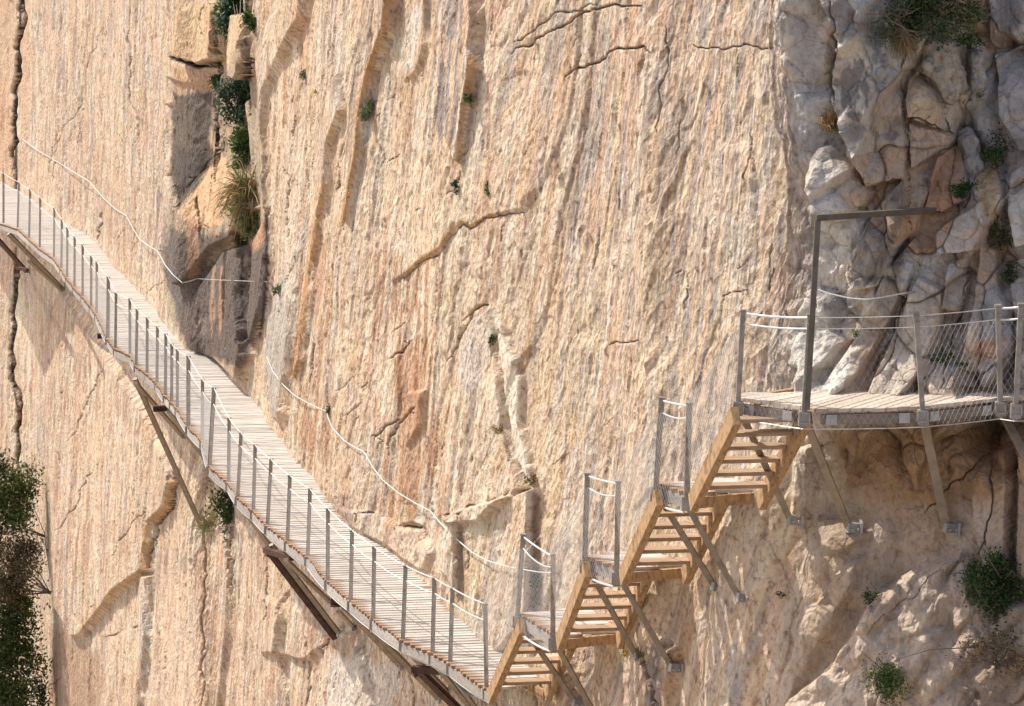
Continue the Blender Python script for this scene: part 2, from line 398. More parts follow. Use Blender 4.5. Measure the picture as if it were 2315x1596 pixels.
# left-hand slabs and the dark chimney
slab([(-300, -300), (49, -300), (46, 0), (41, 150), (33, 260), (36, 420), (35, 640), (30, 800), (40, 1020), (40, 1150), (-300, 1150)], 0.10, 5, (0.0, 0), 2, 3)
slab([(396, -60), (498, -60), (499, 30), (497, 138), (445, 148), (384, 128), (392, 60)], 0.42, 5, (0.12, 0.05), 3, 4)
slab([(501, 28), (550, 30), (553, 165), (540, 186), (505, 172)], 0.40, 5, (0.05, 0.05), 2, 5)
slab([(552, -40), (576, -40), (575, 120), (590, 300), (600, 480), (590, 500), (566, 300), (554, 150)], -0.40, 8, (0, 0.42), 3, 6)
slab([(388, 175), (494, 195), (486, 380), (440, 432), (402, 470), (378, 400), (384, 290)], -0.18, 9, (0.05, -0.05), 4, 7)
slab([(507, 330), (450, 405), (392, 472), (385, 520), (372, 600), (384, 650), (412, 640), (480, 560), (532, 540), (566, 470), (545, 410), (522, 365)], 0.42, 6, (0.12, 0.10), 3, 8, 0.25)
slab([(541, 552), (500, 565), (460, 620), (425, 665), (419, 700), (417, 792), (480, 812), (540, 866), (556, 800), (546, 700), (546, 560)], 0.32, 6, (0.06, 0.04), 2.5, 9, 0.2)
slab([(553, 565), (601, 480), (606, 590), (600, 670), (575, 765), (556, 800), (550, 700)], 0.24, 6, (0.05, 0.04), 2, 10, 0.1)
slab([(544, 556), (551, 556), (551, 700), (549, 760), (545, 720)], -0.34, 2.5, (0, 0), 0.6, 39)
slab([(597, 470), (606, 480), (610, 600), (604, 690), (590, 780), (582, 770), (595, 680), (600, 590)], -0.45, 3, (0, 0), 1, 38)
slab([(600, 690), (645, 590), (655, 640), (660, 760), (646, 880), (630, 975), (606, 945), (592, 850)], 0.30, 9, (0.1, 0.1), 4, 11, 0.4)
slab([(566, 120), (600, 40), (640, 0), (680, -80), (700, -80), (690, 40), (650, 100), (600, 200), (590, 330), (600, 470), (585, 480)], 0.28, 8, (0.1, 0), 4, 12)
slab([(740, 190), (764, 150), (772, 250), (742, 330), (738, 420), (722, 500), (706, 610), (694, 710), (678, 815), (660, 868), (652, 850), (668, 740), (684, 600), (700, 480), (720, 330)], 0.22, 5, (0.05, 0.0), 3, 13)
slab([(765, -60), (892, -60), (888, 20), (880, 70), (842, 160), (816, 262), (813, 330), (790, 440), (776, 522), (764, 490), (768, 400), (775, 300), (790, 190), (770, 90)], 0.30, 5, (0.14, 0.0), 3, 14)
slab([(984, -60), (1074, -60), (1078, 60), (1070, 110), (1076, 145), (1052, 262), (1036, 382), (1018, 350), (988, 292), (990, 100)], 0.26, 5, (0.16, 0.04), 2.5, 15)
slab([(940, -60), (975, -60), (968, 40), (960, 130), (935, 170), (905, 190), (920, 60)], 0.12, 6, (0.05, 0), 3, 16)
slab([(884, 648), (930, 612), (1000, 562), (1022, 530), (1045, 505), (1062, 516), (1108, 490), (1150, 481), (1196, 477), (1200, 380), (1100, 240), (960, 330), (860, 500)], 0.06, 6, (0.0, 0.06), 3, 17)
slab([(1104, 690), (1060, 722), (1022, 800), (1002, 950), (990, 1190), (1100, 1180), (1188, 1105), (1150, 960), (1128, 800)], 0.22, 7, (0.12, 0.0), 3, 18)
slab([(1112, 690), (1150, 768), (1178, 850), (1178, 950), (1206, 1090), (1192, 1105), (1160, 1010), (1140, 900), (1124, 780)], 0.18, 5, (0.0, 0.0), 4, 19)
slab([(880, 1010), (915, 880), (960, 880), (952, 960), (920, 1010), (955, 1190), (900, 1185)], 0.12, 6, (0.1, 0), 5, 20)
slab([(1000, 1166), (1060, 1142), (1130, 1126), (1186, 1106), (1208, 1100), (1206, 1250), (1200, 1400), (1100, 1500), (1040, 1400), (1036, 1180)], 0.22, 6, (0.12, 0), 2, 21)
slab([(1022, 1160), (1035, 1176), (1032, 1352), (1008, 1305), (980, 1292), (975, 1240)], 0.26, 5, (0.1, 0), 2, 22, 0.2)
slab([(760, 1150), (850, 1155), (905, 1190), (952, 1192), (975, 1250), (960, 1300), (860, 1230), (780, 1190)], 0.14, 6, (0.05, 0), 3, 23)
# below the boardwalk
slab([(70, 560), (240, 800), (330, 930), (392, 1060), (398, 1090), (380, 1150), (345, 1180), (333, 1292), (300, 1310), (262, 1340), (240, 1370), (185, 1440), (160, 1446), (110, 1370), (85, 1200), (80, 1000), (60, 800)], 0.42, 8, (0.10, 0.12), 4, 24)
slab([(225, 1520), (295, 1400), (318, 1290), (340, 1300), (336, 1440), (318, 1580), (300, 1700), (220, 1700)], 0.28, 6, (0.12, 0), 3, 25)
slab([(470, 1190), (520, 1180), (526, 1290), (520, 1420), (500, 1560), (480, 1700), (462, 1700), (466, 1400)], 0.22, 6, (0.08, 0), 3, 26)
slab([(532, 1175), (640, 1220), (650, 1400), (640, 1640), (560, 1700), (540, 1500), (530, 1350)], 0.20, 7, (0.12, 0), 4, 27)
slab([(740, 1420), (800, 1420), (830, 1500), (850, 1640), (700, 1700), (710, 1520)], 0.2, 9, (0.1, 0), 4, 28)
slab([(560, 1310), (720, 1400), (760, 1440), (700, 1500), (600, 1480)], 0.16, 10, (0, 0.1), 5, 29)
# below the stairs
slab([(1200, 1480), (1290, 1480), (1300, 1620), (1240, 1700), (1180, 1700)], 0.2, 8, (0.05, 0.0), 4, 30)
slab([(1480, 1440), (1530, 1470), (1520, 1596), (1500, 1700), (1440, 1700), (1450, 1500)], 0.22, 10, (0.1, 0), 4, 31)
slab([(1610, 1100), (1760, 1010), (1790, 1120), (1765, 1230), (1720, 1400), (1690, 1560), (1640, 1700), (1560, 1700), (1590, 1400)], 0.12, 26, (0.06, 0.0), 6, 32)
slab([(1780, 1010), (1838, 1000), (1830, 1120), (1800, 1200), (1770, 1190)], 0.20, 12, (0.08, 0.0), 4, 33, 0.4)
slab([(1905, 1260), (1950, 1240), (1925, 1330), (1880, 1420), (1780, 1600), (1740, 1700), (1690, 1700), (1760, 1500), (1800, 1390)], 0.16, 26, (0.08, 0), 5, 34, 0.3)
slab([(1830, 1160), (1905, 1170), (1960, 1200), (1900, 1250), (1850, 1240)], 0.22, 16, (0, 0.1), 4, 35, 0.5)
slab([(2190, 1080), (2240, 1010), (2286, 1000), (2290, 1090), (2280, 1290), (2220, 1280), (2190, 1180)], 0.22, 6, (0.1, 0), 3, 36)
slab([(2294, 1020), (2400, 1000), (2400, 1330), (2290, 1300), (2298, 1100)], 0.30, 6, (0.1, 0), 3, 37)
RIDGE = [(1770, 1640), (1800, 1575), (1880, 1500), (1925, 1425), (1968, 1345), (2040, 1295), (2110, 1268), (2180, 1235), (2205, 1270), (2215, 1330), (2330, 1345), (4200, 1330), (4200, 2300), (1700, 2300)]
k = bbox(RIDGE, 30, PX, PY); x, y = PX[k], PY[k]
s = sdf(RIDGE, x, y) + 7 * fbm(x / 30, y / 30, 40, 3)
wx_ = (X0[k] * 0.85 - Zg[k] * 0.53) / 0.34 + 0.10 * fbm(X0[k] / .4, Zg[k] / .4, 44, 3); wz_ = (X0[k] * 0.53 + Zg[k] * 0.85) / 0.95 + 0.10 * fbm(X0[k] / .4, Zg[k] / .4, 45, 3)
d[k] += sstep(0, 16, s) * (0.24 + 0.0021 * np.clip(s, 0, 260) + 0.20 * (blocks(wx_, wz_, 5, 0.5, 0.9)[0] - .2) + 0.07 * blocks(wx_ * 2.1, wz_ * 3.1, 7, 0.6, 1.0)[0] + 0.05 * fbm(X0[k] / 0.5, Zg[k] / 0.5, 46, 4))
# big blocks of the right-hand face
slab([(1872, -40), (1905, 80), (1900, 180), (1920, 320), (1960, 420), (2045, 400), (2052, 300), (2040, 200), (2060, 120), (2000, -40)], 0.30, 10, (-0.1, 0.05), 5, 50, 0.2)
slab([(1830, 330), (1860, 320), (1960, 430), (1930, 470), (1850, 500), (1820, 420)], 0.30, 10, (0.05, 0.12), 5, 51, 0.2)
slab([(2052, 180), (2068, 155), (2100, 200), (2134, 246), (2126, 292), (2050, 266), (2045, 220)], 0.24, 5, (-0.05, 0.08), 2, 52, 0.3)
slab([(2048, 272), (2130, 297), (2168, 308), (2120, 345), (2075, 372), (2058, 384)], 0.20, 5, (0.0, 0.06), 2, 53, 0.3)
slab([(2112, 352), (2176, 312), (2178, 450), (2130, 476), (2088, 470), (2098, 420)], 0.26, 5, (0.06, 0.08), 2, 54, 0.3)
slab([(2020, 420), (2045, 390), (2052, 440), (2046, 500), (2040, 540), (1984, 644), (1925, 656), (1908, 620), (1922, 560), (1965, 480)], 0.26, 7, (0.16, 0.06), 3, 55, 0.15)
slab([(2112, 520), (2130, 500), (2180, 470), (2226, 440), (2232, 520), (2210, 562), (2120, 572)], 0.34, 6, (-0.05, 0.12), 3, 56, 0.3)
slab([(2192, 430), (2240, 380), (2262, 370), (2268, 520), (2236, 510), (2214, 480)], 0.22, 5, (0.05, 0.05), 2, 57, 0.3)
slab([(2270, 390), (2330, 340), (2400, 340), (2400, 540), (2285, 560), (2268, 480)], 0.30, 7, (0.0, 0.05), 3, 58, 0.3)
slab([(2000, 600), (2060, 530), (2078, 560), (2030, 680), (1985, 770), (1940, 840), (1890, 900), (1850, 900), (1930, 760)], 0.30, 8, (-0.16, 0.0), 3, 59, 0.2)
slab([(2070, 620), (2125, 650), (2128, 720), (2100, 780), (2050, 890), (1960, 890), (2000, 790), (2040, 690)], 0.22, 6, (-0.08, 0.05), 3, 60, 0.2)
slab([(2135, 590), (2180, 580), (2190, 640), (2170, 700), (2130, 690)], 0.26, 6, (-0.05, 0.08), 3, 61, 0.3)
slab([(2210, 540), (2250, 560), (2260, 660), (2290, 700), (2290, 800), (2250, 880), (2150, 860), (2180, 760), (2200, 640)], 0.30, 8, (-0.12, 0.05), 4, 62, 0.3)
slab([(2075, 800), (2140, 805), (2180, 830), (2180, 895), (2070, 895)], 0.26, 7, (0, 0.06), 3, 63, 0.3)
slab([(2265, 600), (2330, 560), (2400, 600), (2400, 900), (2300, 900), (2290, 720)], 0.2, 7, (0, 0.06), 3, 64, 0.3)
slab([(2240, 120), (2330, 90), (2400, 100), (2400, 330), (2300, 340), (2250, 260)], 0.25, 7, (-0.1, 0.06), 3, 65, 0.3)
slab([(2230, -60), (2262, -60), (2266, 60), (2250, 110), (2232, 90)], 0.25, 6, (0.05, 0.0), 3, 66, 0.2)

# fine chipping everywhere ---------------------------------------------------
gc = np.abs(np.roll(d, -4, 1) - np.roll(d, 4, 1)) + 0.5 * np.abs(np.roll(d, -3, 0) - np.roll(d, 3, 0))
for _ in range(3): gc = np.maximum(gc, np.maximum(np.roll(gc, 3, 1), np.roll(gc, -3, 1)))
calm = np.maximum(1 - 0.94 * sstep(0.05, 0.14, gc), R)
wa, wb = 0.20 * gn(us * 2, Zg * 2, 31), 0.20 * gn(us * 2, Zg * 2, 35)
fine = wall * 0.011 * blocks(us / 0.55 + wa, Zg / 0.9 + wb, 7, 0.5, 0.8)[0]
fine += wall * 0.014 * blocks(us / 0.22 + wa, Zg / 0.30 + wb, 8, 0.6, 0.9)[0]
fine -= wall * 0.016 * blocks(us / 0.13 + wa, Zg / 0.21 + wb, 9, 0.7, 0.8)[0]
dg, ac = (X0 * 0.89 + Zg * 0.45), (X0 * 0.45 * -1 + Zg * 0.89)
fine += R * 0.075 * (1 - 0.5 * sstep(1980, 2080, PX)) * hi * blocks(dg / 0.34 + wa, (X0 * 0.9 - Zg * 0.42) / 0.17 + wb, 10, 0.35, 1.1)[0]
fine -= R * (0.4 + 0.6 * hi) * 0.036 * blocks(X0 / 0.12 + wa, Zg / 0.14 + wb, 11, 0.7, 0.9)[0]
fine += R * 0.034 * fbm(X0 / 0.26, Zg / 0.26, 34, 5, 0.62)
d += fine * calm

# cracks: traced lines cut into the rock ------------------------------------
P_ = pos(d); QX, QY, _ = proj(P_)
CRK = np.zeros((NR, NC)); DEEP = np.zeros((NR, NC))
def jag(line, amp, seed):
    """angular crack path: midpoint displacement of a traced line"""
    rr = random.Random(seed * 7 + int(abs(line[0][0])))
    for lv in range(3):
        out = [line[0]]
        for (ax, ay), (bx, by) in zip(line[:-1], line[1:]):
            L = math.hypot(bx - ax, by - ay)
            if L > 7:
                k = rr.uniform(-amp, amp) * min(L, 60); f = rr.uniform(0.35, 0.65)
                out.append((ax + (bx - ax) * f - (by - ay) / L * k, ay + (by - ay) * f + (bx - ax) / L * k))
            out.append((bx, by))
        line = out
    return line
def crack(line, w=2.2, depth=0.12, wob=2.0, seed=1, branch=True):
    global d
    if line[0][0] > 1850: w *= 0.7; depth *= 0.7
    if depth < 0.2: w *= 0.85; depth *= 0.8
    line = jag(line, 0.16 if depth < 0.5 else 0.05, seed); wob *= 0.25
    if depth > 0.07 and w < 3 and branch:
        rr = random.Random(seed * 13 + int(line[0][0]))
        for _ in range(rr.randint(1, 3)):
            i = rr.randint(1, len(line) - 2); p = line[i]; t = (line[i + 1][0] - line[i - 1][0], line[i + 1][1] - line[i - 1][1]); L = math.hypot(*t) + 1e-6
            an = rr.choice((-1, 1)) * rr.uniform(0.35, 1.2); ln_ = rr.uniform(10, 38); ux, uy = t[0] / L, t[1] / L
            q = (p[0] + (ux * math.cos(an) - uy * math.sin(an)) * ln_ * 0.7, p[1] + (ux * math.sin(an) + uy * math.cos(an)) * ln_)
            crack([p, ((p[0] + q[0]) / 2 + rr.uniform(-2, 2), (p[1] + q[1]) / 2), q], w * 0.6, depth * 0.6, wob, seed + 100, False)
    k = bbox(line, 25, QX, QY); x, y = QX[k], QY[k]
    if depth > 0.24: wob *= 0.6
    xx = x + wob * ((0.5 if depth < 0.2 else 0.0) * gn(x / 9, y / 14, seed) + 0.9 * gn(x / 22, y / 22, seed + 7)); yy = y + wob * (0.5 * gn(x / 9, y / 14, seed + 3) + 0.9 * gn(x / 22, y / 22, seed + 9))
    di, pa = pld(line, xx, yy)
    ww = w * (0.55 + 0.9 * np.abs(gn(pa * 9, pa * 0 + seed, seed)) + 0.2) * (0.35 + 0.65 * sstep(0, .12, pa) * sstep(1, .88, pa))
    if depth > 0.24: ww = w * (0.35 + 0.65 * sstep(0, .12, pa) * sstep(1, .88, pa))
    f = np.exp(-(di / np.maximum(ww, 0.3)) ** 2) * (calm[k] if depth < 0.2 else 1)
    d[k] -= depth * f
    if depth > 0.24: DEEP[k] = np.maximum(DEEP[k], f)
    CRK[k] = np.maximum(CRK[k], f)
crack([(50, -60), (48, 0), (45, 80), (40, 150), (33, 262), (36, 320), (35, 430)], 4.0, 0.25, 1.5, 1)
crack([(36, 560), (34, 640), (30, 750), (26, 850), (42, 930), (40, 1020), (38, 1120)], 4.0, 0.25, 2, 2)
crack([(479, 20), (482, 90), (497, 150), (494, 220), (488, 330), (486, 410)], 2.6, 0.3, 2, 3)
crack([(562, -60), (557, 60), (554, 190), (565, 260)], 4.2, 0.5, 2, 4)
crack([(384, 128), (440, 150), (497, 150)], 3, 0.25, 2, 5)
crack([(505, 330), (450, 400), (392, 470)], 2.0, 0.15, 2, 8)
crack([(435, 430), (448, 480), (450, 530)], 1.8, 0.12, 2, 9)
crack([(890, 20), (880, 66), (845, 155), (820, 240), (815, 330), (792, 440), (777, 520)], 2.4, 0.14, 2, 10)
crack([(772, 250), (775, 330), (768, 420), (722, 505), (700, 620), (690, 720), (665, 860)], 2.0, 0.10, 2, 11)
crack([(1155, 122), (1200, 102), (1232, 76), (1270, 60), (1340, 20), (1450, 14)], 2.0, 0.10, 4, 12)
crack([(1160, 95), (1220, 55), (1290, 28), (1350, 10)], 1.4, 0.06, 4, 13)
crack([(1275, 182), (1320, 152), (1350, 142), (1390, 110), (1455, 104), (1470, 120)], 2.0, 0.10, 4, 14)
crack([(1565, 100), (1620, 108), (1700, 105), (1748, 108)], 1.4, 0.06, 3, 15)
crack([(890, 640), (932, 612), (1000, 563), (1022, 532), (1045, 506), (1064, 517), (1110, 492), (1150, 482), (1190, 479)], 1.8, 0.06, 3, 16)
crack([(1104, 690), (1064, 712), (1036, 782), (1020, 806)], 2.2, 0.14, 2, 17)
crack([(1116, 700), (1126, 780), (1136, 860), (1140, 950)], 2.6, 0.13, 2, 18)
crack([(1130, 960), (1146, 1010), (1150, 1050)], 2.0, 0.10, 3, 19)
crack([(880, 812), (910, 796), (930, 770)], 1.8, 0.1, 3, 20)
crack([(880, 1030), (900, 960), (925, 930), (952, 895)], 2.2, 0.12, 3, 21)
crack([(840, 985), (872, 962), (905, 948)], 2.0, 0.1, 3, 22)
crack([(1000, 1166), (1060, 1142), (1130, 1126), (1186, 1106)], 1.8, 0.09, 3, 23)
crack([(1208, 1095), (1208, 1180), (1206, 1260), (1203, 1370)], 2.4, 0.12, 1, 24)
crack([(1034, 1170), (1032, 1250), (1033, 1350)], 2.6, 0.15, 1, 25)
crack([(800, 1162), (842, 1160), (880, 1178), (905, 1190), (952, 1190), (962, 1240)], 2.0, 0.12, 3, 26)
crack([(1040, 385), (1030, 410), (1030, 440)], 2.0, 0.12, 2, 27)
crack([(230, 480), (222, 520), (218, 545)], 2.2, 0.12, 2, 28)
crack([(400, 1070), (392, 1110), (388, 1150), (350, 1185), (338, 1250), (333, 1292)], 2.6, 0.2, 3, 29)
crack([(333, 1292), (262, 1340), (230, 1370), (170, 1440)], 2.2, 0.14, 3, 30)
crack([(240, 1440), (290, 1420), (345, 1400)], 1.8, 0.08, 4, 31)
crack([(470, 1180), (468, 1300), (462, 1450), (455, 1596)], 2.0, 0.12, 3, 32)
crack([(524, 1190), (522, 1290), (516, 1330)], 2.6, 0.2, 2, 33)
crack([(605, 1240), (604, 1310), (596, 1400)], 1.8, 0.1, 3, 34)
crack([(684, 1500), (720, 1470), (745, 1445)], 1.8, 0.1, 4, 35)
crack([(688, 1440), (700, 1520), (690, 1596)], 1.6, 0.08, 4, 36)
crack([(920, 1510), (932, 1560), (940, 1640)], 1.6, 0.08, 3, 37)
crack([(1455, 1480), (1470, 1540), (1480, 1620)], 3.5, 0.18, 4, 38)
crack([(1210, 1560), (1212, 1600)], 2.5, 0.15, 2, 39)
crack([(2286, 1000), (2290, 1090), (2278, 1180), (2280, 1290)], 4, 0.3, 3, 40)
crack([(2240, 1030), (2244, 1120), (2230, 1200), (2215, 1250)], 2.4, 0.15, 3, 41)
crack([(2250, 1000), (2200, 1060), (2130, 1120), (2090, 1160)], 2.0, 0.1, 5, 42)
crack([(1875, 0), (1880, 80), (1878, 160), (1885, 235)], 3, 0.2, 3, 43)
crack([(1505, 60), (1500, 180), (1485, 300)], 1.6, 0.07, 4, 45)
crack([(640, 380), (650, 500), (655, 560)], 1.6, 0.08, 4, 46)
crack([(700, 880), (705, 760), (712, 640)], 1.8, 0.08, 4, 47)
crack([(2045, 268), (2130, 296), (2175, 310)], 2.2, 0.2, 2, 48)
crack([(2118, 346), (2175, 312)], 2.2, 0.2, 2, 49)
crack([(2100, 205), (2135, 248), (2150, 300)], 2.4, 0.22, 2, 50)
crack([(2045, 160), (2045, 300), (2056, 400), (2060, 520)], 2.6, 0.2, 3, 51)
crack([(2185, 300), (2188, 420), (2180, 470)], 2.2, 0.2, 3, 52)
crack([(2130, 690), (2128, 800), (2126, 880)], 1.8, 0.15, 2, 53)
crack([(2062, 630), (2020, 740), (1980, 860)], 2.0, 0.14, 3, 54)
crack([(2190, 590), (2176, 700), (2150, 800)], 2.0, 0.16, 3, 55)
crack([(2050, 905), (2100, 850), (2128, 800)], 1.6, 0.1, 3, 56)
crack([(1355, 513), (1350, 560), (1338, 618)], 1.6, 0.06, 2, 61)
crack([(1557, 618), (1554, 660), (1547, 703)], 1.6, 0.07, 2, 62)
crack([(1374, 781), (1410, 774), (1443, 770)], 1.3, 0.05, 3, 63)
crack([(1629, 670), (1660, 660), (1688, 654)], 1.2, 0.05, 3, 64)
crack([(1540, 270), (1536, 330), (1530, 350)], 1.3, 0.05, 3, 65)
crack([(1400, 430), (1402, 455), (1400, 480)], 1.3, 0.05, 2, 66)
crack([(1695, 300), (1690, 370), (1682, 420)], 1.5, 0.06, 2, 67)
crack([(700, 0), (690, 60), (672, 110)], 1.6, 0.08, 2, 68)
crack([(455, 100), (452, 30), (460, -40)], 1.2, 0.06, 2, 69)
crack([(120, 350), (150, 280), (190, 200), (240, 60)], 1.3, 0.04, 4, 70)
crack([(300, 330), (305, 250), (292, 150), (296, 60)], 1.5, 0.06, 3, 71)
crack([(150, 1000), (200, 900), (240, 830)], 1.3, 0.05, 4, 72)
crack([(120, 1200), (180, 1110), (220, 1050)], 1.3, 0.05, 4, 73)
crack([(250, 1260), (290, 1200), (330, 1140)], 1.4, 0.06, 4, 74)
crack([(2150, 1262), (2080, 1330), (2010, 1385), (1960, 1440)], 1.0, 0.05, 2, 75)
# random small dashes
for _ in range(110):
    x0 = random.uniform(-50, 1750); y0 = random.uniform(-50, 1650); Ln = random.uniform(12, 60); sl = random.choice([(0.15, -1), (0.15, -1), (0.1, -1), (0.8, -0.6)])
    crack([(x0, y0), (x0 + sl[0] * Ln * .5 + random.uniform(-3, 3), y0 + sl[1] * Ln * .5), (x0 + sl[0] * Ln, y0 + sl[1] * Ln)], random.uniform(0.7, 1.4), random.uniform(0.02, 0.06), 2, random.randint(1, 60), False)

P_ = pos(d); QX, QY, QD = proj(P_)

# rock colours (stains, mineral streaks, bleached scars, some painted sun and shade) ---------------------
def lin(r, g, b):
    f = lambda c: (c / 255 / 12.92) if c / 255 <= 0.04045 else ((c / 255 + 0.055) / 1.055) ** 2.4
    return np.array([f(r), f(g), f(b)])
PEACH, PINK, CREAM = lin(200, 176, 147), lin(195, 168, 147), lin(212, 193, 166)
GREY, DKGREY, BROWN, ORANGE, STAIN, WHITE, TAN = lin(168, 162, 156), lin(110, 106, 104), lin(150, 118, 84), lin(192, 142, 100), lin(102, 92, 82), lin(214, 204, 190), lin(186, 158, 118)
C = np.empty((NR, NC, 3)); C[:] = PEACH
def blend(mask, col, s=1.0):
    global C
    m = np.clip(mask * s, 0, 1)[..., None]; C = C * (1 - m) + np.asarray(col) * m
GRW = sstep(-30, 40, sr)
st = lambda sx, sz, s, o=3: fbm(us / sx, Zg / sz, s, o)
blend(sstep(-.1, .5, st(3, 6, 60)), CREAM, 0.8)
blend(sstep(-.1, .5, st(1.6, 9, 61)) * (0.5 + 0.5 * LEFT), PINK, 0.8)
blend(sstep(.18, .55, st(0.9, 10, 62)), lin(188, 150, 126), 0.5)
blend(sstep(.2, .6, st(0.7, 5, 63)), GREY, 0.55)
blend(sstep(.1, .5, st(.35, 1.2, 64)), WHITE, 0.35)
blend(sstep(.1, .5, st(.30, 0.9, 65)), TAN, 0.5)
blend(sstep(.05, .4, st(.30, 6, 66, 4)) * (1 - GRW), lin(178, 142, 114), 0.5)
blend(sstep(.08, .4, st(.26, 5, 67, 4)) * (1 - GRW), lin(146, 136, 128), 0.6)
blend(sstep(.08, .4, st(.22, 4, 68, 4)) * (1 - GRW), lin(220, 206, 184), 0.55)
# right-hand rock: grey with tan, orange and pale patches
GR = sstep(-60, 80, sr)
blend(GR, lin(206, 198, 186))
bid = GR * sstep(1850, 2000, QX) * sstep(960, 900, QY)
blend(bid * (BID > .40), lin(204, 184, 158), 0.8)
blend(bid * (BID > .78), lin(198, 156, 120), 0.8)
blend(bid * (BID < .15), lin(150, 144, 140), 0.6)
blend(GR * (SID > .7), lin(200, 190, 176), 0.35)
xr = lambda s, a, b, o=4: fbm(X0 / a, Zg / b, s, o)
blend(GR * sstep(-.05, .35, xr(70, .9, 1.2)), lin(180, 168, 154), 0.5)
blend(GR * sstep(.15, .5, xr(71, .5, .6)), lin(184, 154, 126), 0.5)
blend(GR * sstep(.15, .5, xr(72, .45, .6)), lin(120, 112, 108), 0.65)
blend(GR * sstep(.2, .5, xr(73, .25, .3)), lin(206, 198, 186), 0.5)
low = GR * sstep(930, 1000, QY)
blend(low, lin(180, 154, 126), 0.8)
blend(low * sstep(.0, .4, xr(74, .6, 1.4)), lin(194, 176, 158), 0.7)
def patch(poly, col, s=1.0, soft=10, rag=8, seed=1):
    global C
    k = bbox(poly, soft + 12, QX, QY); x, y = QX[k], QY[k]
    q = sdf(poly, x, y) + rag * fbm(x / 22, y / 40, seed, 4)
    m = (sstep(-soft * 0.3, soft, q) * s)[:, None]
    C[k] = C[k] * (1 - m) + np.asarray(col) * m
def streaks(poly, col, s=0.8, px=7, seed=1, thr=0.0, soft=25):
    """vertical run-off streaks inside a traced area"""
    global C
    k = bbox(poly, 30, QX, QY); x, y = QX[k], QY[k]
    q = sdf(poly, x, y) + 10 * fbm(x / 12, y / 60, seed, 3)
    n = fbm((x + 0.08 * y) / px, y / 170, seed + 5, 4)
    m = (sstep(0, soft, q) * sstep(thr, thr + .3, n) * s)[:, None]
    C[k] = C[k] * (1 - m) + np.asarray(col) * m
patch([(-300, -300), (45, -300), (33, 262), (35, 420), (-300, 420)], lin(190, 158, 128), 0.7, 6, 3, 2)
patch([(52, 0), (70, 0), (62, 420), (42, 420)], lin(196, 166, 138), 0.8, 5, 2, 3)
patch([(395, 0), (498, 0), (553, 30), (553, 170), (500, 150), (445, 146), (384, 128)], lin(196, 168, 132), 0.8, 6, 4, 4)
patch([(386, 150), (500, 170), (560, 40), (600, 300), (610, 500), (606, 690), (580, 780), (552, 866), (480, 815), (418, 792), (372, 700), (372, 560), (386, 400)], lin(166, 146, 122), 0.85, 10, 8, 93)
streaks([(386, 180), (500, 180), (600, 480), (606, 690), (560, 850), (418, 792), (372, 600)], lin(120, 108, 98), 0.7, 9, 94, 0.05)
patch([(392, 215), (480, 205), (488, 220), (480, 300), (486, 385), (440, 430), (402, 470), (384, 400), (388, 300)], STAIN, 0.95, 8, 10, 5)
patch([(390, 150), (490, 160), (480, 205), (400, 210)], lin(200, 160, 128), 0.7, 8, 6, 6)
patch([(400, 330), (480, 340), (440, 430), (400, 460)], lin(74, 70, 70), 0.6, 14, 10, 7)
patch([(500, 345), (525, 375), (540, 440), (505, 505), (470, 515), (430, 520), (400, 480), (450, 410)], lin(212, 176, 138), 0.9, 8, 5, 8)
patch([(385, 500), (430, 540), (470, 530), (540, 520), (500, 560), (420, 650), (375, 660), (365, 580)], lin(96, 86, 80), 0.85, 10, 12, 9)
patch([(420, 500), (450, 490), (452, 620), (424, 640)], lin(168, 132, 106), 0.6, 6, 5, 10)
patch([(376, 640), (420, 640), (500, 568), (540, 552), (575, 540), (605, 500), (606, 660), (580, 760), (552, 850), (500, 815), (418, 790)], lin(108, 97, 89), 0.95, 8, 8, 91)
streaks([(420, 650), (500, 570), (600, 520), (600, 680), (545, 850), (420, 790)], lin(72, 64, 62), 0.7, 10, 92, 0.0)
patch([(418, 660), (500, 570), (541, 552), (548, 700), (545, 800), (500, 815), (418, 790)], lin(106, 95, 87), 0.92, 8, 8, 11)
patch([(553, 590), (603, 560), (600, 670), (575, 765), (556, 800)], lin(106, 95, 87), 0.9, 8, 8, 12)
patch([(560, 550), (600, 485), (604, 540), (575, 580)], lin(190, 148, 114), 0.8, 8, 5, 13)
for sx in (478, 497):
    patch([(sx, 600), (sx + 9, 598), (sx + 10, 720), (sx, 770), (sx - 6, 720)], lin(172, 142, 118), 0.75, 3, 3, 14)
patch([(430, 720), (470, 715), (465, 760), (435, 765)], lin(140, 128, 118), 0.7, 8, 8, 15)
patch([(596, 690), (645, 600), (655, 760), (640, 890), (620, 975), (596, 900)], lin(172, 162, 148), 0.85, 10, 8, 16)
streaks([(330, 430), (415, 400), (420, 790), (350, 720)], lin(110, 104, 100), 0.75, 9, 17, 0.05)
streaks([(660, 500), (770, 500), (760, 1080), (640, 1000)], lin(166, 126, 96), 0.75, 8, 18, -0.05)
streaks([(830, 560), (1010, 560), (1010, 1180), (820, 1180)], lin(160, 116, 84), 0.7, 10, 19, -0.02)
patch([(890, 790), (950, 760), (968, 900), (950, 1180), (910, 1180), (895, 950)], lin(170, 122, 86), 0.55, 18, 14, 20)
streaks([(970, -100), (1085, -100), (1080, 330), (975, 330)], lin(132, 128, 130), 0.8, 9, 21, 0.0)
patch([(998, -60), (1045, -60), (1040, 90), (1004, 100)], lin(156, 150, 146), 0.7, 10, 6, 22)
patch([(990, 140), (1008, 138), (1006, 260), (1000, 330), (985, 300)], lin(120, 116, 118), 0.8, 5, 4, 23)
patch([(925, 40), (945, 0), (960, 20), (935, 150), (912, 170)], lin(206, 198, 186), 0.7, 6, 4, 24)
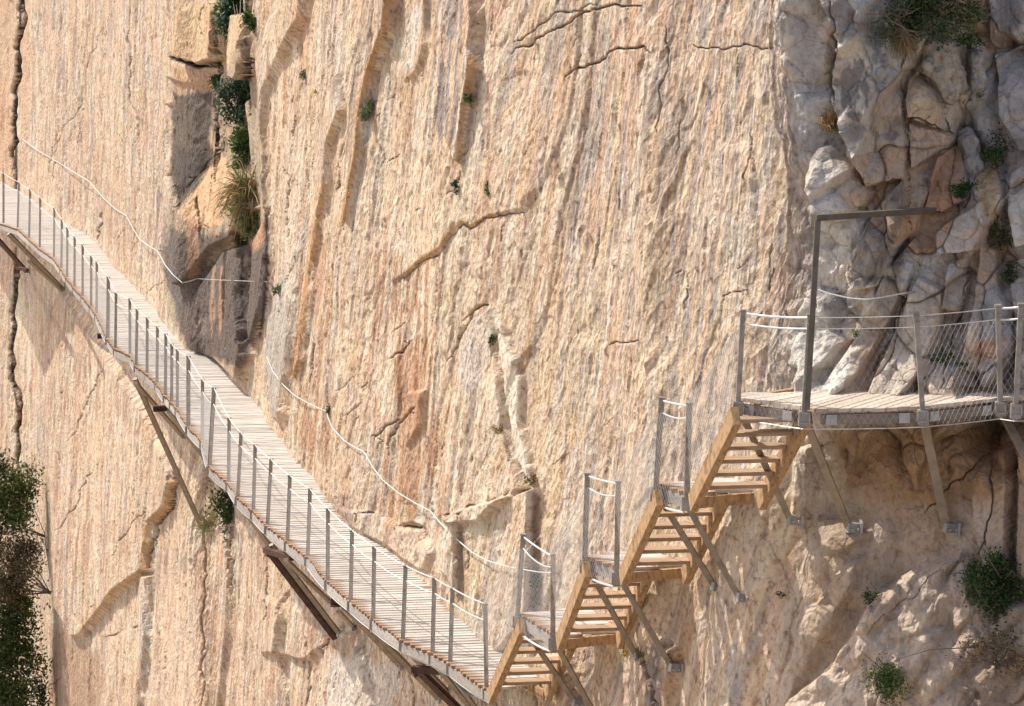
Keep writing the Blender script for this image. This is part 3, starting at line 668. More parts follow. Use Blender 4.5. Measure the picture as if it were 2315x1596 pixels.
streaks([(1095, -100), (1135, -100), (1120, 500), (1080, 560)], lin(172, 126, 100), 0.7, 8, 25, -0.15)
patch([(1105, 690), (1062, 722), (1030, 790), (1040, 900), (1080, 880), (1110, 800)], lin(190, 180, 168), 0.65, 14, 8, 26)
patch([(1112, 692), (1150, 768), (1178, 850), (1178, 950), (1206, 1090), (1192, 1105), (1160, 1010), (1140, 900), (1124, 780)], lin(224, 212, 192), 0.9, 5, 4, 27)
patch([(1200, 1105), (1222, 1120), (1222, 1250), (1214, 1375), (1196, 1375)], lin(104, 92, 80), 0.75, 6, 4, 28)
patch([(1190, 1105), (1205, 1100), (1203, 1230), (1192, 1380), (1184, 1380)], lin(198, 190, 178), 0.7, 5, 3, 29)
patch([(1022, 1162), (1034, 1176), (1031, 1352), (1008, 1305), (980, 1292), (976, 1240)], lin(206, 192, 170), 0.8, 5, 3, 30)
patch([(1033, 1180), (1052, 1190), (1050, 1360), (1032, 1360)], lin(128, 116, 104), 0.7, 5, 4, 31)
patch([(820, 1175), (900, 1195), (940, 1200), (955, 1300), (850, 1230)], lin(206, 184, 166), 0.6, 10, 6, 32)
patch([(740, 1120), (800, 1110), (800, 1190), (745, 1180)], lin(140, 122, 112), 0.6, 12, 10, 33)
streaks([(1250, -100), (1760, -100), (1760, 1100), (1250, 1250)], lin(150, 142, 136), 0.7, 7, 34, 0.08)
streaks([(1450, -100), (1790, -100), (1800, 900), (1500, 1100)], lin(136, 132, 130), 0.7, 6, 35, 0.08)
streaks([(600, -100), (1250, -100), (1250, 700), (700, 800)], lin(172, 138, 114), 0.42, 7, 95, 0.10)
streaks([(60, -100), (390, -100), (390, 700), (300, 600), (60, 420)], lin(174, 142, 124), 0.45, 8, 96, 0.05)
streaks([(60, -100), (390, -100), (390, 700), (300, 600), (60, 420)], lin(150, 140, 134), 0.5, 7, 97, 0.12)
streaks([(80, 600), (600, 1200), (900, 1600), (100, 1650)], lin(164, 130, 108), 0.6, 8, 98, 0.08)
streaks([(330, 1200), (700, 1350), (900, 1700), (330, 1700)], lin(140, 128, 118), 0.6, 6, 99, 0.10)
patch([(1790, 20), (1850, 0), (1865, 120), (1845, 330), (1800, 380), (1775, 200)], lin(176, 174, 172), 0.6, 25, 14, 36)
patch([(1890, 150), (1950, 140), (1970, 200), (1940, 262), (1895, 270)], lin(104, 98, 96), 0.7, 8, 34, 37)  # shadow on the face, painted as a dark patch
patch([(1960, 60), (2010, 80), (2000, 150), (1965, 130)], lin(110, 106, 104), 0.6, 8, 30, 38)
patch([(1800, 430), (1850, 480), (1850, 650), (1795, 660)], lin(124, 116, 112), 0.6, 18, 14, 39)
patch([(2050, 180), (2068, 155), (2134, 246), (2126, 292), (2050, 266)], lin(206, 176, 142), 0.8, 5, 3, 40)
patch([(2048, 272), (2168, 308), (2075, 372), (2058, 384)], lin(206, 178, 152), 0.8, 5, 3, 41)
patch([(2112, 352), (2176, 312), (2178, 450), (2130, 476), (2088, 470)], lin(196, 152, 118), 0.85, 6, 6, 42)
patch([(2020, 420), (2046, 400), (2044, 500), (1984, 644), (1925, 656), (1910, 620), (1965, 480)], lin(132, 120, 110), 0.8, 8, 6, 43)
patch([(2000, 600), (2020, 600), (1960, 760), (1890, 890), (1860, 890), (1930, 740)], lin(224, 212, 196), 0.6, 10, 6, 44)  # pale streak paints the sunlit left side of the ridge
patch([(2060, 640), (2060, 700), (2000, 800), (1985, 790)], lin(224, 214, 200), 0.6, 6, 4, 45)
patch([(2200, 770), (2280, 760), (2270, 800), (2200, 830)], lin(192, 146, 112), 0.7, 10, 8, 46)
patch([(2190, 380), (2260, 370), (2266, 510), (2216, 480)], lin(204, 170, 126), 0.7, 8, 6, 47)
patch(RIDGE, lin(198, 180, 160), 0.85, 14, 8, 48)
patch([(2130, 1420), (2200, 1330), (2400, 1340), (2400, 1700), (2150, 1700)], lin(150, 128, 106), 0.5, 40, 20, 49)
patch([(1640, 1460), (1670, 1440), (1680, 1596), (1640, 1700)], lin(150, 148, 148), 0.5, 12, 8, 50)
patch([(1460, 1450), (1500, 1460), (1500, 1640), (1455, 1640)], lin(112, 104, 100), 0.7, 12, 10, 51)
patch([(1860, 950), (2290, 940), (2290, 1130), (2100, 1160), (1900, 1120)], lin(158, 126, 92), 0.8, 40, 20, 52)
patch([(740, 1470), (900, 1500), (900, 1700), (720, 1700)], lin(206, 196, 182), 0.7, 20, 14, 53)
patch([(360, 1290), (470, 1290), (470, 1700), (340, 1700)], lin(212, 184, 158), 0.5, 25, 14, 54)
patch([(110, 1400), (240, 1480), (240, 1700), (100, 1700)], lin(150, 120, 96), 0.6, 20, 10, 55)
FACET_TAN = lin(184, 144, 100)  # tan for the right-hand sides and undersides of the flakes
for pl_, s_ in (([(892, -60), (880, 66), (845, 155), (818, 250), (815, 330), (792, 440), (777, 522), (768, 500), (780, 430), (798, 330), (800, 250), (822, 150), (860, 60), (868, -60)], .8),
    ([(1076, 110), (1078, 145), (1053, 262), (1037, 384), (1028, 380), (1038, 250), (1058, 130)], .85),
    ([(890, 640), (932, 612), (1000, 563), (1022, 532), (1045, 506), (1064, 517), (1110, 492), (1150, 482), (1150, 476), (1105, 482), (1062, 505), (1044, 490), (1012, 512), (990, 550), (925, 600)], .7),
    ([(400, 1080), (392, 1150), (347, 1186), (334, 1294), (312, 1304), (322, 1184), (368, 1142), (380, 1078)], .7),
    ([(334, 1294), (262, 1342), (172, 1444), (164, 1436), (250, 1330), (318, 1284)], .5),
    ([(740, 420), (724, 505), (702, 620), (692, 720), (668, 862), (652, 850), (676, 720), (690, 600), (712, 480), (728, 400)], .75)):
    patch(pl_, FACET_TAN, s_, 4, 3, 110)
def joint(line, w, sd_=1):
    """near-black line along a joint, painting the shade inside it"""
    global C
    line = jag(line, 0.015, sd_)
    k = bbox(line, 14, QX, QY); di, pa = pld(line, QX[k], QY[k])
    m = (sstep(w, w * 0.45, di) * sstep(0, .05, pa) * sstep(1, .93, pa) * 0.93)[:, None]
    C[k] = C[k] * (1 - m) + lin(40, 34, 30) * m  # dark colour stands in for the shade of a deeper crack
joint([(49, -80), (45, 60), (41, 150), (33, 262), (36, 330), (35, 440)], 4.2, 1)
joint([(36, 560), (34, 640), (30, 750), (26, 850), (42, 930), (40, 1030)], 4.0, 2)
joint([(560, -60), (557, 60), (555, 190)], 5.5, 3)
joint([(480, 20), (483, 90), (497, 150), (494, 220), (488, 330), (484, 400)], 3.2, 4)
joint([(547, 556), (547, 640), (546, 725)], 4.0, 5)
joint([(601, 476), (605, 560), (604, 620), (598, 690), (586, 775)], 5.5, 6)
joint([(384, 132), (440, 150), (498, 152)], 3.0, 7)
joint([(444, 440), (449, 480), (452, 545)], 2.4, 8)
blend(GRV, lin(84, 74, 64), 0.7)
blend(sstep(.05, .6, CRK), lin(96, 76, 60), 0.55)
blend(sstep(.15, .7, DEEP), lin(46, 38, 32), 0.9)  # shade of the deep cracks painted in near-black
C = np.clip(C, 0.01, 0.75)

def grid_mesh(name, V, cols, mat, flat=None, alpha=None):
    nr, nc = V.shape[:2]
    me = bpy.data.meshes.new(name)
    me.vertices.add(nr * nc); me.vertices.foreach_set('co', V.reshape(-1, 3).astype(np.float32).ravel())
    i = np.arange(nr * nc).reshape(nr, nc)
    q = np.stack([i[1:, :-1], i[1:, 1:], i[:-1, 1:], i[:-1, :-1]], -1).reshape(-1, 4)
    me.loops.add(q.size); me.loops.foreach_set('vertex_index', q.astype(np.int32).ravel())
    me.polygons.add(len(q)); me.polygons.foreach_set('loop_start', (np.arange(len(q)) * 4).astype(np.int32))
    me.update(calc_edges=True)
    colour_mesh(me, cols.reshape(-1, 3), alpha); me.materials.append(mat)
    if flat is None: flat = np.zeros(len(q), bool)
    me.polygons.foreach_set('use_smooth', ~flat)
    o = bpy.data.objects.new(name, me); COL.objects.link(o); return o
wq = np.abs(np.diff(QX, axis=1)); wq = np.maximum(wq[1:], wq[:-1])          # long thin quads on step faces: plain facets
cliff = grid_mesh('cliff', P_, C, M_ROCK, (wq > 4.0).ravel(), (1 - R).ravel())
tag(cliff, 'peach and grey limestone cliff face behind the boardwalk', 'cliff', kind='structure')

# nearest visible rock point for a survey pixel
_S = 4.0
_gx = ((QX + 320) / _S).astype(int).ravel(); _gy = ((QY + 320) / _S).astype(int).ravel()
_ok = (_gx >= 0) & (_gy >= 0) & (_gx < 800) & (_gy < 640)
_dep = np.full((640, 800), 1e9); np.minimum.at(_dep, (_gy[_ok], _gx[_ok]), QD.ravel()[_ok])
def surf(px, py, out=0.0):
    x = int((px + 320) / _S); y = int((py + 320) / _S)
    for r in range(0, 6):
        w = _dep[max(0, y - r):y + r + 1, max(0, x - r):x + r + 1]
        if w.size and w.min() < 1e8: break
    dp = float(np.median(w[w < 1e8])) - out
    return CAM + ray(px, py) * dp

# ground far below the frame (river bed gravel)
g = MB(); g.v = [(-900, -300, -62), (900, -300, -62), (900, 1200, -62), (-900, 1200, -62)]; g.f = [(0, 1, 2, 3)]
mg, nt, b = newmat('river_gravel')
ng = N(nt, 'ShaderNodeTexNoise'); ng.inputs['Scale'].default_value = 0.15; ng.inputs['Detail'].default_value = 8
tcg = N(nt, 'ShaderNodeTexCoord'); nt.links.new(tcg.outputs['Object'], ng.inputs['Vector'])
rg = ramp(nt, [(0.35, (0.30, 0.25, 0.19)), (0.65, (0.48, 0.40, 0.31))]); nt.links.new(ng.outputs['Fac'], rg.inputs['Fac']); nt.links.new(rg.outputs['Color'], b.inputs['Base Color'])
b.inputs['Roughness'].default_value = 0.95
tag(g.build('ground', mg), 'pale gravel bed of the gorge far below the walkway', 'ground', kind='structure')

# the far side of the gorge, behind the viewpoint: the sunlit wall that lightens the shade here
g = MB(); xs = np.linspace(-160, 160, 41); zs = np.linspace(-62, 40, 15)
for z in zs:
    for x in xs: g.v.append((x, -55 - 0.25 * (z + 62) + 6 * float(fbm(np.array(x / 30.), np.array(z / 40.), 90, 3)), z))
g.f = [(j * 41 + i, j * 41 + i + 1, (j + 1) * 41 + i + 1, (j + 1) * 41 + i) for j in range(14) for i in range(40)]
og = g.build('opposite_cliff', M_ROCK); colour_mesh(og.data, np.tile(GREY * 1.15, (len(g.v), 1)))
tag(og, 'sunlit limestone wall on the other side of the gorge, behind the viewpoint', 'cliff', kind='structure')

# ------------------------------------------------------------------ walkway pieces
PLANK = np.array([1.0, 0.13, 0.0]); PLANK /= np.linalg.norm(PLANK)
def planks(mb, poly, pitch=0.118, gap=0.016, thick=0.035, jit=0.05):
    """fill a convexish plan polygon (world points, one height) with boards along PLANK"""
    P = np.array(poly); z = P[0, 2]; nrm = np.array([-PLANK[1], PLANK[0]])
    t = P[:, :2] @ nrm; s = P[:, :2] @ PLANK[:2]
    def span(tv):
        xs = []
        for i in range(len(P)):
            j = (i + 1) % len(P)
            if (t[i] <= tv) != (t[j] <= tv):
                xs.append(s[i] + (tv - t[i]) / (t[j] - t[i]) * (s[j] - s[i]))
        return (min(xs), max(xs)) if len(xs) >= 2 else None
    tv = t.min() + pitch * 0.5
    while tv < t.max() - pitch * 0.3:
        a = span(tv)
        if a:
            j0, j1 = random.uniform(-jit, jit) * 0.4, random.uniform(-jit, jit)
            dz = random.uniform(-0.003, 0.003); hw = (pitch - gap) / 2
            s0, s1 = a[0] + j0, a[1] + j1; Ls = s1 - s0
            e0 = min(0.3 * Ls, random.uniform(0.10, 0.26)); e1 = min(0.3 * Ls, random.uniform(0.06, 0.22))
            st_ = [s0, s0 + e0 * 0.4, s0 + e0, s1 - e1, s1 - e1 * 0.4, s1]; wr = [0, 0.25, 1, 1, 0.25, 0]
            o_i = len(mb.v)
            for ss, wv in zip(st_, wr):
                for tt, dzz in ((tv - hw, 0), (tv + hw, 0), (tv + hw, -thick), (tv - hw, -thick)):
                    xy = PLANK[:2] * ss + nrm * tt; mb.v.append((xy[0], xy[1], z + dz + dzz)); mb.wear.append(wv)
            for i in range(5):
                for k_ in range(4):
                    j = (k_ + 1) % 4; mb.f.append((o_i + i * 4 + k_, o_i + (i + 1) * 4 + k_, o_i + (i + 1) * 4 + j, o_i + i * 4 + j))
            mb.f.append((o_i, o_i + 1, o_i + 2, o_i + 3)); mb.f.append(tuple(o_i + 20 + i for i in (3, 2, 1, 0)))
        tv += pitch
def cable(pts, r, sag=0.0, seg=8):
    out = []
    for a, b in zip(pts[:-1], pts[1:]):
        a = np.asarray(a, float); b = np.asarray(b, float)
        for i in range(seg):
            t = i / seg; p = a + (b - a) * t; p[2] -= sag * 4 * t * (1 - t) * np.linalg.norm(b - a); out.append(p)
    out.append(np.asarray(pts[-1], float)); return out
def net(mb, b0, b1, t1, t0, cell=0.06, r=0.0016):
    b0, b1, t1, t0 = [np.asarray(p, float) for p in (b0, b1, t1, t0)]
    Lu = np.linalg.norm(b1 - b0); Lv = np.linalg.norm(t0 - b0)
    def at(s, t): return (b0 * (1 - s) + b1 * s) * (1 - t) + (t0 * (1 - s) + t1 * s) * t
    for sg in (1, -1):
        k = -Lv * 0.6
        while k < Lu + Lv * 0.6:
            pts = []
            for t in np.linspace(0, 1, 9):
                s = (k + sg * t * Lv * 0.6) / Lu
                if 0 <= s <= 1: pts.append(at(s, t))
            if len(pts) >= 2: mb.tube(pts, r, 3)
            k += cell
def post_mesh(base, top, w=0.055, dpt=0.045, drop=0.16):
    m = MB(); d_ = np.asarray(top) - np.asarray(base); d_ /= np.linalg.norm(d_)
    b = np.asarray(base) - d_ * drop
    m.bar(b, top, w, dpt, (1, 0, 0))
    m.bar(np.asarray(top) - d_ * 0.015, np.asarray(top) + d_ * 0.008, w + 0.012, dpt + 0.012, (1, 0, 0))       # cap
    m.bar(np.asarray(base) - d_ * 0.17, np.asarray(base) - d_ * 0.02, w + 0.05, dpt + 0.04, (1, 0, 0))         # socket
    for q in (0.90, 0.97):
        c = np.asarray(base) + (np.asarray(top) - np.asarray(base)) * q
        m.bar(c + np.array([-0.03, -0.03, 0]), c + np.array([0.03, -0.03, 0]), 0.018, 0.018)
    return m
def brace_part(parent, a, foot, mat=None, w=0.07, plate=True):
    m = MB(); m.bar(a, foot, w, w * 0.75, (1, 0, 0))
    o = m.build('brace', mat or M_BRACE, parent)
    if plate:
        f = np.asarray(foot, float); p = MB()
        p.bar(f + np.array([-0.02, -0.05, 0.0]), f + np.array([0.13, 0.03, -0.02]), 0.07, 0.10)
        p.bar(f + np.array([0.13, -0.03, 0.06]), f + np.array([0.13, -0.01, -0.09]), 0.025, 0.12)
        for q in (0.03, 0.09):
            c = f + np.array([q, -0.13, -0.01]); p.tube([c, c + np.array([0, 0.05, 0])], 0.012, 6)
        p.build('foot_plate', M_PLATE, o)
    return o

# --- lower boardwalk ---------------------------------------------------------
O3 = [onz(x, y, 0) for x, y in OUTER]; I3 = [onz(x + 14, y - 2, 0) for x, y in INNER]
bw = thing('boardwalk', 'long curving timber boardwalk with steel posts and cable rails bolted to the cliff', 'boardwalk', O3[-1])
mb = MB(); planks(mb, O3 + I3[::-1], 0.14, 0.042)
mb.build('deck', M_DECK, bw)
fb = MB()
for a, b in zip(O3[:-1], O3[1:]):
    if np.linalg.norm(b - a) > 0.05:
        off = np.array([0.03, 0.0, 0]); fb.bar(a + off + (0, 0, -0.105), b + off + (0, 0, -0.105), 0.05, 0.13, (0, 0, 1)) if False else fb.bar(a + off + np.array([0, 0, -0.11]), b + off + np.array([0, 0, -0.11]), 0.045, 0.135, (1, 0, 0))
fb.build('edge_beam', M_FASCIA, bw)
# inner joists (hidden bearer) plus cross joists that stick out under the edge
jb = MB()
for a, b in zip(O3[:-1], O3[1:]):
    c = (a + b) / 2 + PLANK * 0.75; e = (b - a)
    if np.linalg.norm(e) > 0.05: jb.bar(c - e / 2 + np.array([0, 0, -0.10]), c + e / 2 + np.array([0, 0, -0.10]), 0.06, 0.12, (1, 0, 0))
jb.build('bearer', M_TIMBER, bw)
B3, T3 = [], []
for (t, b) in POSTS:
    bp = onz(b[0], b[1], 0.0); tp = ony(t[0], t[1], bp[1])
    B3.append(bp); T3.append(tp)
    wide = 0.075 if b in ((244, 763), (426, 961), (474, 1051)) else 0.058
    post_mesh(bp, tp, wide).build('post', M_STEEL, bw)
ext_t = [ony(-60, 352, O3[1][1])] + T3; low = [b + (t - b) * 0.80 for b, t in zip(B3, T3)]
m = MB(); m.tube(cable(ext_t, 0.0, 0.012, 6), 0.009); m.build('handrail_cable', M_CABLE, bw)
m = MB(); m.tube(cable([ony(-60, 372, O3[1][1])] + low, 0.0, 0.020, 6), 0.009); m.build('middle_cable', M_CABLE, bw)
m = MB()
bot = [b + np.array([-0.02, -0.02, -0.19]) for b in [O3[1]] + B3]
m.tube(cable(bot, 0.0, 0.012, 6), 0.010); m.build('bottom_cable', M_NET, bw)
nm = MB()
for i in range(len(B3) - 1):
    if np.linalg.norm(B3[i + 1] - B3[i]) < 0.1: continue
    c = 0.06 if i > 20 else 0.10
    net(nm, B3[i] + np.array([-0.035, 0, -0.17]), B3[i + 1] + np.array([-0.035, 0, -0.17]), low[i + 1] + np.array([-0.035, 0, 0]), low[i] + np.array([-0.035, 0, 0]), c, 0.0011)
nm.build('netting', M_NET, bw)
def under(px, py, z=-0.2): return onz(px, py, z)
for (ax, ay), (fx, fy), w in (((305, 856), (456, 1192), 0.10), ((306, 866), (412, 985), 0.09), ((382, 930), (474, 1050), 0.09), ((613, 1231), (766, 1431), 0.075), ((646, 1265), (748, 1362), 0.07),
     ((754, 1346), (905, 1505), 0.075), ((765, 1382), (797, 1415), 0.06), ((842, 1424), (993, 1580), 0.075), ((921, 1471), (1010, 1562), 0.07), ((990, 1508), (1075, 1614), 0.07),
     ((1024, 1529), (1090, 1620), 0.06), ((1108, 1572), (1130, 1616), 0.055), ((19, 528), (141, 653), 0.12), ((66, 590), (138, 655), 0.10), ((540, 1135), (606, 1230), 0.08)):
    brace_part(bw, under(ax, ay), surf(fx, fy, 0.05), None, w)
m = MB()
a = onz(1026, 1536, -0.2); b_ = onz(1090, 1556, -0.2); mid = (a + b_) / 2 + np.array([0, 0, -0.14])
m.tube(cable([a, mid, b_], 0, 0.12, 6), 0.018); m.build('hose', M_HOSE, bw)

# old rusted irons of the former path
def rusty(a, b, w, label, head=None):
    o = thing('rusty_beam', label, 'beam', b, 'rusted irons of the old path under the boardwalk')
    w *= 0.62; m = MB(); m.bar(a, b, w, 0.03, (1, 0, 0)); m.bar(np.asarray(a) + np.array([0, 0, -0.06]), np.asarray(b) + np.array([0, 0, -0.06]), w, 0.025, (1, 0, 0)); m.bar(np.asarray(a) + np.array([0, 0, -0.03]), np.asarray(b) + np.array([0, 0, -0.03]), 0.03, 0.06, (1, 0, 0))
    m.build('beam', M_RUST, o)
    if head:
        h = MB(); h.bar(head[0], head[1], 0.10, 0.09); h.bar(np.asarray(head[0]) + np.array([0, -0.03, 0.04]), np.asarray(head[0]) + np.array([0.06, -0.05, -0.1]), 0.05, 0.04)
        h.build('bracket_head', M_RUST, o)
rusty(under(603, 1234, -0.32), surf(758, 1437, 0.1), 0.16, 'long dark rusted iron strut under the middle of the boardwalk, its foot in a notch of pale rock', (under(600, 1243, -0.3), under(660, 1262, -0.3)))
rusty(under(948, 1512, -0.36), surf(1050, 1612, 0.1), 0.15, 'dark rusted iron strut with a broken head block near the foot of the stairs', (under(932, 1512, -0.34), under(1012, 1518, -0.34)))
rusty(under(-10, 533, -0.3), surf(60, 612, 0.1), 0.22, 'rusted iron strut under the far end of the boardwalk by the black vertical crack', (under(40, 606, -0.9), under(62, 610, -0.9)))
def stub(px0, py0, px1, py1, z, label):
    o = thing('rusty_beam', label, 'beam', onz(px0, py0, z), 'rusted irons of the old path under the boardwalk')
    m = MB(); a = onz(px0, py0, z); b = onz(px1, py1, z)
    for dz in (0.05, -0.05): m.bar(a + np.array([0, 0, dz]), b + np.array([0, 0, dz]), 0.10, 0.02, (0, 1, 0))
    m.bar(a, b, 0.025, 0.1, (0, 1, 0)); m.build('beam', M_RUST, o)
stub(220, 760, 262, 758, -0.28, 'short rusted beam end poking out left of the first bend of the boardwalk')
stub(346, 924, 392, 922, -0.34, 'short rusted beam end poking out just above the longest brown brace')
stub(748, 1362, 800, 1362, -0.34, 'rusted crossbeam end between two braces where they meet a pale rock nose')

# --- landings and stairs -------------------------------------------------------
def landing(poly_px, z, posts, braces, label, lname='landing'):
    P = [onz(x, y, z) for x, y in poly_px]                     # outer back, outer front, inner front, inner back
    o = thing(lname, label, 'landing', P[0], 'stair landings')
    P2 = [P[0], P[1], P[2] + PLANK * 0.15, P[3] + PLANK * 0.25]
    m = MB(); planks(m, P2, 0.118, 0.016, 0.035, 0.06); m.build('deck', M_DECK, o)
    m = MB(); off = np.array([0.03, 0, -0.11]); m.bar(P[0] + off, P[1] + off, 0.045, 0.13, (1, 0, 0)); m.build('edge_beam', M_FASCIA, o)
    m = MB(); m.bar(P[1] + np.array([0.1, -0.03, -0.10]), P[2] + np.array([0.02, -0.03, -0.10]), 0.06, 0.12, (0, 1, 0)); m.build('end_beam', M_TIMBER, o)
    bs, ts = [], []
    for t, b in posts:
        bp = onz(b[0], b[1], z); tp = ony(t[0], t[1], bp[1]); bs.append(bp); ts.append(tp)
        post_mesh(bp, tp, 0.062, 0.05).build('post', M_STEEL, o)
    lo = [b + (t - b) * 0.84 for b, t in zip(bs, ts)]
    m = MB(); m.tube(cable([ts[0] - (0, 0, 0.03), ts[1] - (0, 0, 0.03)], 0, 0.012), 0.011); m.build('handrail_cable', M_CABLE, o)
    m = MB(); m.tube(cable(lo, 0, 0.06), 0.009); m.build('middle_cable', M_CABLE, o)
    m = MB(); m.tube(cable([b + np.array([-0.03, -0.02, -0.19]) for b in bs], 0, 0.03), 0.014); m.build('bottom_cable', M_CABLE, o)
    m = MB(); e = np.array([-0.04, -0.035, 0]); net(m, bs[0] + e - (0, 0, .18), bs[1] + e - (0, 0, .18), lo[1] + e, lo[0] + e, 0.05, 0.0017)
    for b, l in zip(bs, lo): net(m, b + e + (-.03, 0, -.1), b + e + (.07, -.012, -.1), l + e + (.07, -.012, 0), l + e + (-.03, 0, 0), 0.04, 0.0019)
    m.build('netting', M_NET, o)
    for a, f in braces: brace_part(o, onz(a[0], a[1], z - 0.22), surf(f[0], f[1], 0.05), None, 0.062)
    return o, P, bs, ts, lo
L1 = landing([(1172, 1386), (1257, 1436), (1386, 1424), (1328, 1367)], Z1, [((1183, 1208), (1170, 1388)), ((1250.5, 1253), (1250, 1437))], [((1184, 1418), (1299, 1586)), ((1263, 1466), (1345, 1616))],
   'lowest small landing, its post in front of a dark rock corner')
L2 = landing([(1320, 1256), (1402, 1284), (1541, 1274), (1446, 1233)], Z2, [((1328, 1070), (1322, 1260)), ((1398, 1088), (1394, 1288))], [((1333, 1290), (1437, 1480)), ((1405, 1314), (1517, 1506))],
   'middle landing between the second and third stair flights with two netted posts')
L3 = landing([(1484, 1092), (1553, 1114), (1705, 1103), (1642, 1075)], Z3, [((1496, 899), (1483, 1096)), ((1558, 911), (1553, 1118))], [((1493, 1128), (1613, 1322)), ((1557, 1149), (1669, 1347))],
   'topmost small landing just below the wide platform')

def flight(pb, zb, pt, zt, width, label, rail=None):
    a = onz(pb[0], pb[1], zb); t = onz(pt[0], pt[1], zt)
    o = thing('staircase', label, 'staircase', a, 'timber stair flights climbing to the platform')
    W = PLANK * width
    d_ = t - a; up = np.array([0, 0, 1.0])
    for k, sh in enumerate((np.zeros(3), W)):
        m = MB(); e0 = a + sh + np.array([0, 0, -0.02]) - d_ * 0.03; e1 = t + sh + np.array([0, 0, -0.10])
        m.bar(e0, e1, 0.085, 0.21, PLANK); m.build('stringer', M_TIMBER, o, 0.006)
    n = 7
    for i in range(1, n):
        c = a + d_ * (i / n) + np.array([0, 0, 0.0]); m = MB()
        p0 = c + PLANK * 0.04; p1 = c + W - PLANK * 0.04
        m.bar(p0, p1, 0.19, 0.042, (d_[0], d_[1], 0)); m.build('tread', M_TREAD, o, 0.004)
    if rail:
        m = MB(); m.tube(cable(rail, 0, 0.004, 6), 0.006); m.build('handrail_cable', M_NET, o)
        m = MB(); e = np.array([-0.05, -0.02, 0]); net(m, a + e + (0, 0, .1), t + e + (0, 0, .02), rail[1] + e, rail[0] + e, 0.055, 0.0014); m.build('netting', M_NET, o)
    return o
endpost_t = T3[-1]
flight((1112, 1566), 0.0, (1180, 1398), Z1, 0.74, 'lowest timber stair flight rising from the end of the boardwalk', [endpost_t, L1[3][0] - np.array([0, 0, .14])])
flight((1267, 1446), Z1, (1328, 1268), Z2, 0.74, 'second timber stair flight up from the boardwalk, between the lowest and middle landings', [L1[3][1], L2[3][0] - np.array([0, 0, .14])])
flight((1411, 1298), Z2, (1490, 1104), Z3, 0.72, 'third timber stair flight up, between the middle and topmost landings', [L2[3][1], L3[3][0] - np.array([0, 0, .14])])

# --- platform -------------------------------------------------------------------
FR = [(1663, 898), (1740, 908), (1812, 918), (1842, 924), (2002, 922), (2082, 918), (2180, 908), (2262, 899), (2330, 896), (2460, 890)]
BK = [(1775, 889), (1860, 888), (1935, 888), (1970, 889), (2110, 890), (2200, 887), (2290, 884), (2350, 882), (2420, 880), (2560, 874)]
F3 = [onz(x, y, Z4) for x, y in FR]; K3 = [onz(x, y - 3, Z4) for x, y in BK]
pf = thing('viewing_platform', 'wide timber platform with fanned boards at the top of the stairs', 'platform', F3[3])
def along(pl, s):
    L = [np.linalg.norm(b - a) for a, b in zip(pl[:-1], pl[1:])]; tot = sum(L); q = s * tot
    for a, b, l in zip(pl[:-1], pl[1:], L):
        if q <= l: return a + (b - a) * q / l
        q -= l
    return pl[-1]
def split(pl, q, seg):                                       # parametrise by vertex index
    i = min(int(q), len(pl) - 2); f = q - i; return pl[i] * (1 - f) + pl[i + 1] * f
m = MB(); nseg = []
for i in range(len(F3) - 1):
    n = max(1, int(round(np.linalg.norm(F3[i + 1] - F3[i]) / 0.115)))
    for j in range(n): nseg.append((i + j / n, i + (j + 1) / n))
for q0, q1 in nseg:
    g_ = 0.07 * (q1 - q0); f0, f1_ = split(F3, q0 + g_, 0), split(F3, q1 - g_, 0); k0, k1 = split(K3, q0 + g_, 0), split(K3, q1 - g_, 0)
    ov = (f0 - k0); ov /= np.linalg.norm(ov); j = random.uniform(-0.012, 0.02); dz = np.array([0, 0, random.uniform(-0.003, 0.003)])
    m.prism([f0 + ov * j + dz, f1_ + ov * j + dz, k1 + dz, k0 + dz], (0, 0, -0.036))
w0 = [onz(1663, 898, Z4), onz(1774, 889, Z4), onz(1690, 886, Z4), onz(1672, 890, Z4)]
m.prism([w0[0] + np.array([0, .02, 0]), w0[1], w0[2], w0[3]], (0, 0, -0.036))
m.build('deck', M_BOARD, pf)
for i0, i1 in ((0, 2), (3, 5), (5, 7), (7, 9)):
    a, b = F3[i0] + np.array([0, 0.03, -0.115]), F3[i1] + np.array([0, 0.03, -0.115])
    e = (b - a) / np.linalg.norm(b - a); mm = MB(); mm.bar(a + e * 0.07, b - e * 0.07, 0.06, 0.10, np.cross(e, (0, 0, 1))); bo = mm.build('edge_beam', M_EDGE, pf)
    for c, sg in ((a, 1), (b, -1)):
        mm = MB(); p = c + e * sg * 0.17 + np.array([0, -0.045, 0.0]); mm.bar(p - e * 0.055, p + e * 0.055, 0.012, 0.10, (0, 1, 0))
        for k in (-0.03, 0.03): mm.tube([p + np.array([k, -0.02, 0.02]), p + np.array([k, 0.0, 0.02])], 0.008, 6)
        mm.build('joint_plate', M_ZINC, bo)
for x0, x1 in ((1700, 1790), (1840, 1950), (2090, 2190)):      # bearers running in under the boards
    mm = MB(); a, b = onz(x0, 905, Z4 - .1), onz(x1, 891, Z4 - .1); mm.bar(a, b, 0.06, 0.12); mm.build('bearer', M_TIMBER, pf)
pp = [((1680, 701), (1669, 902)), ((1831, 711), (1818, 925)), ((2071, 707), (2085, 921)), ((2256, 690), (2261, 903)), ((2308, 687), (2297, 908)), ((2440, 680), (2440, 900))]
pb, pt = [], []
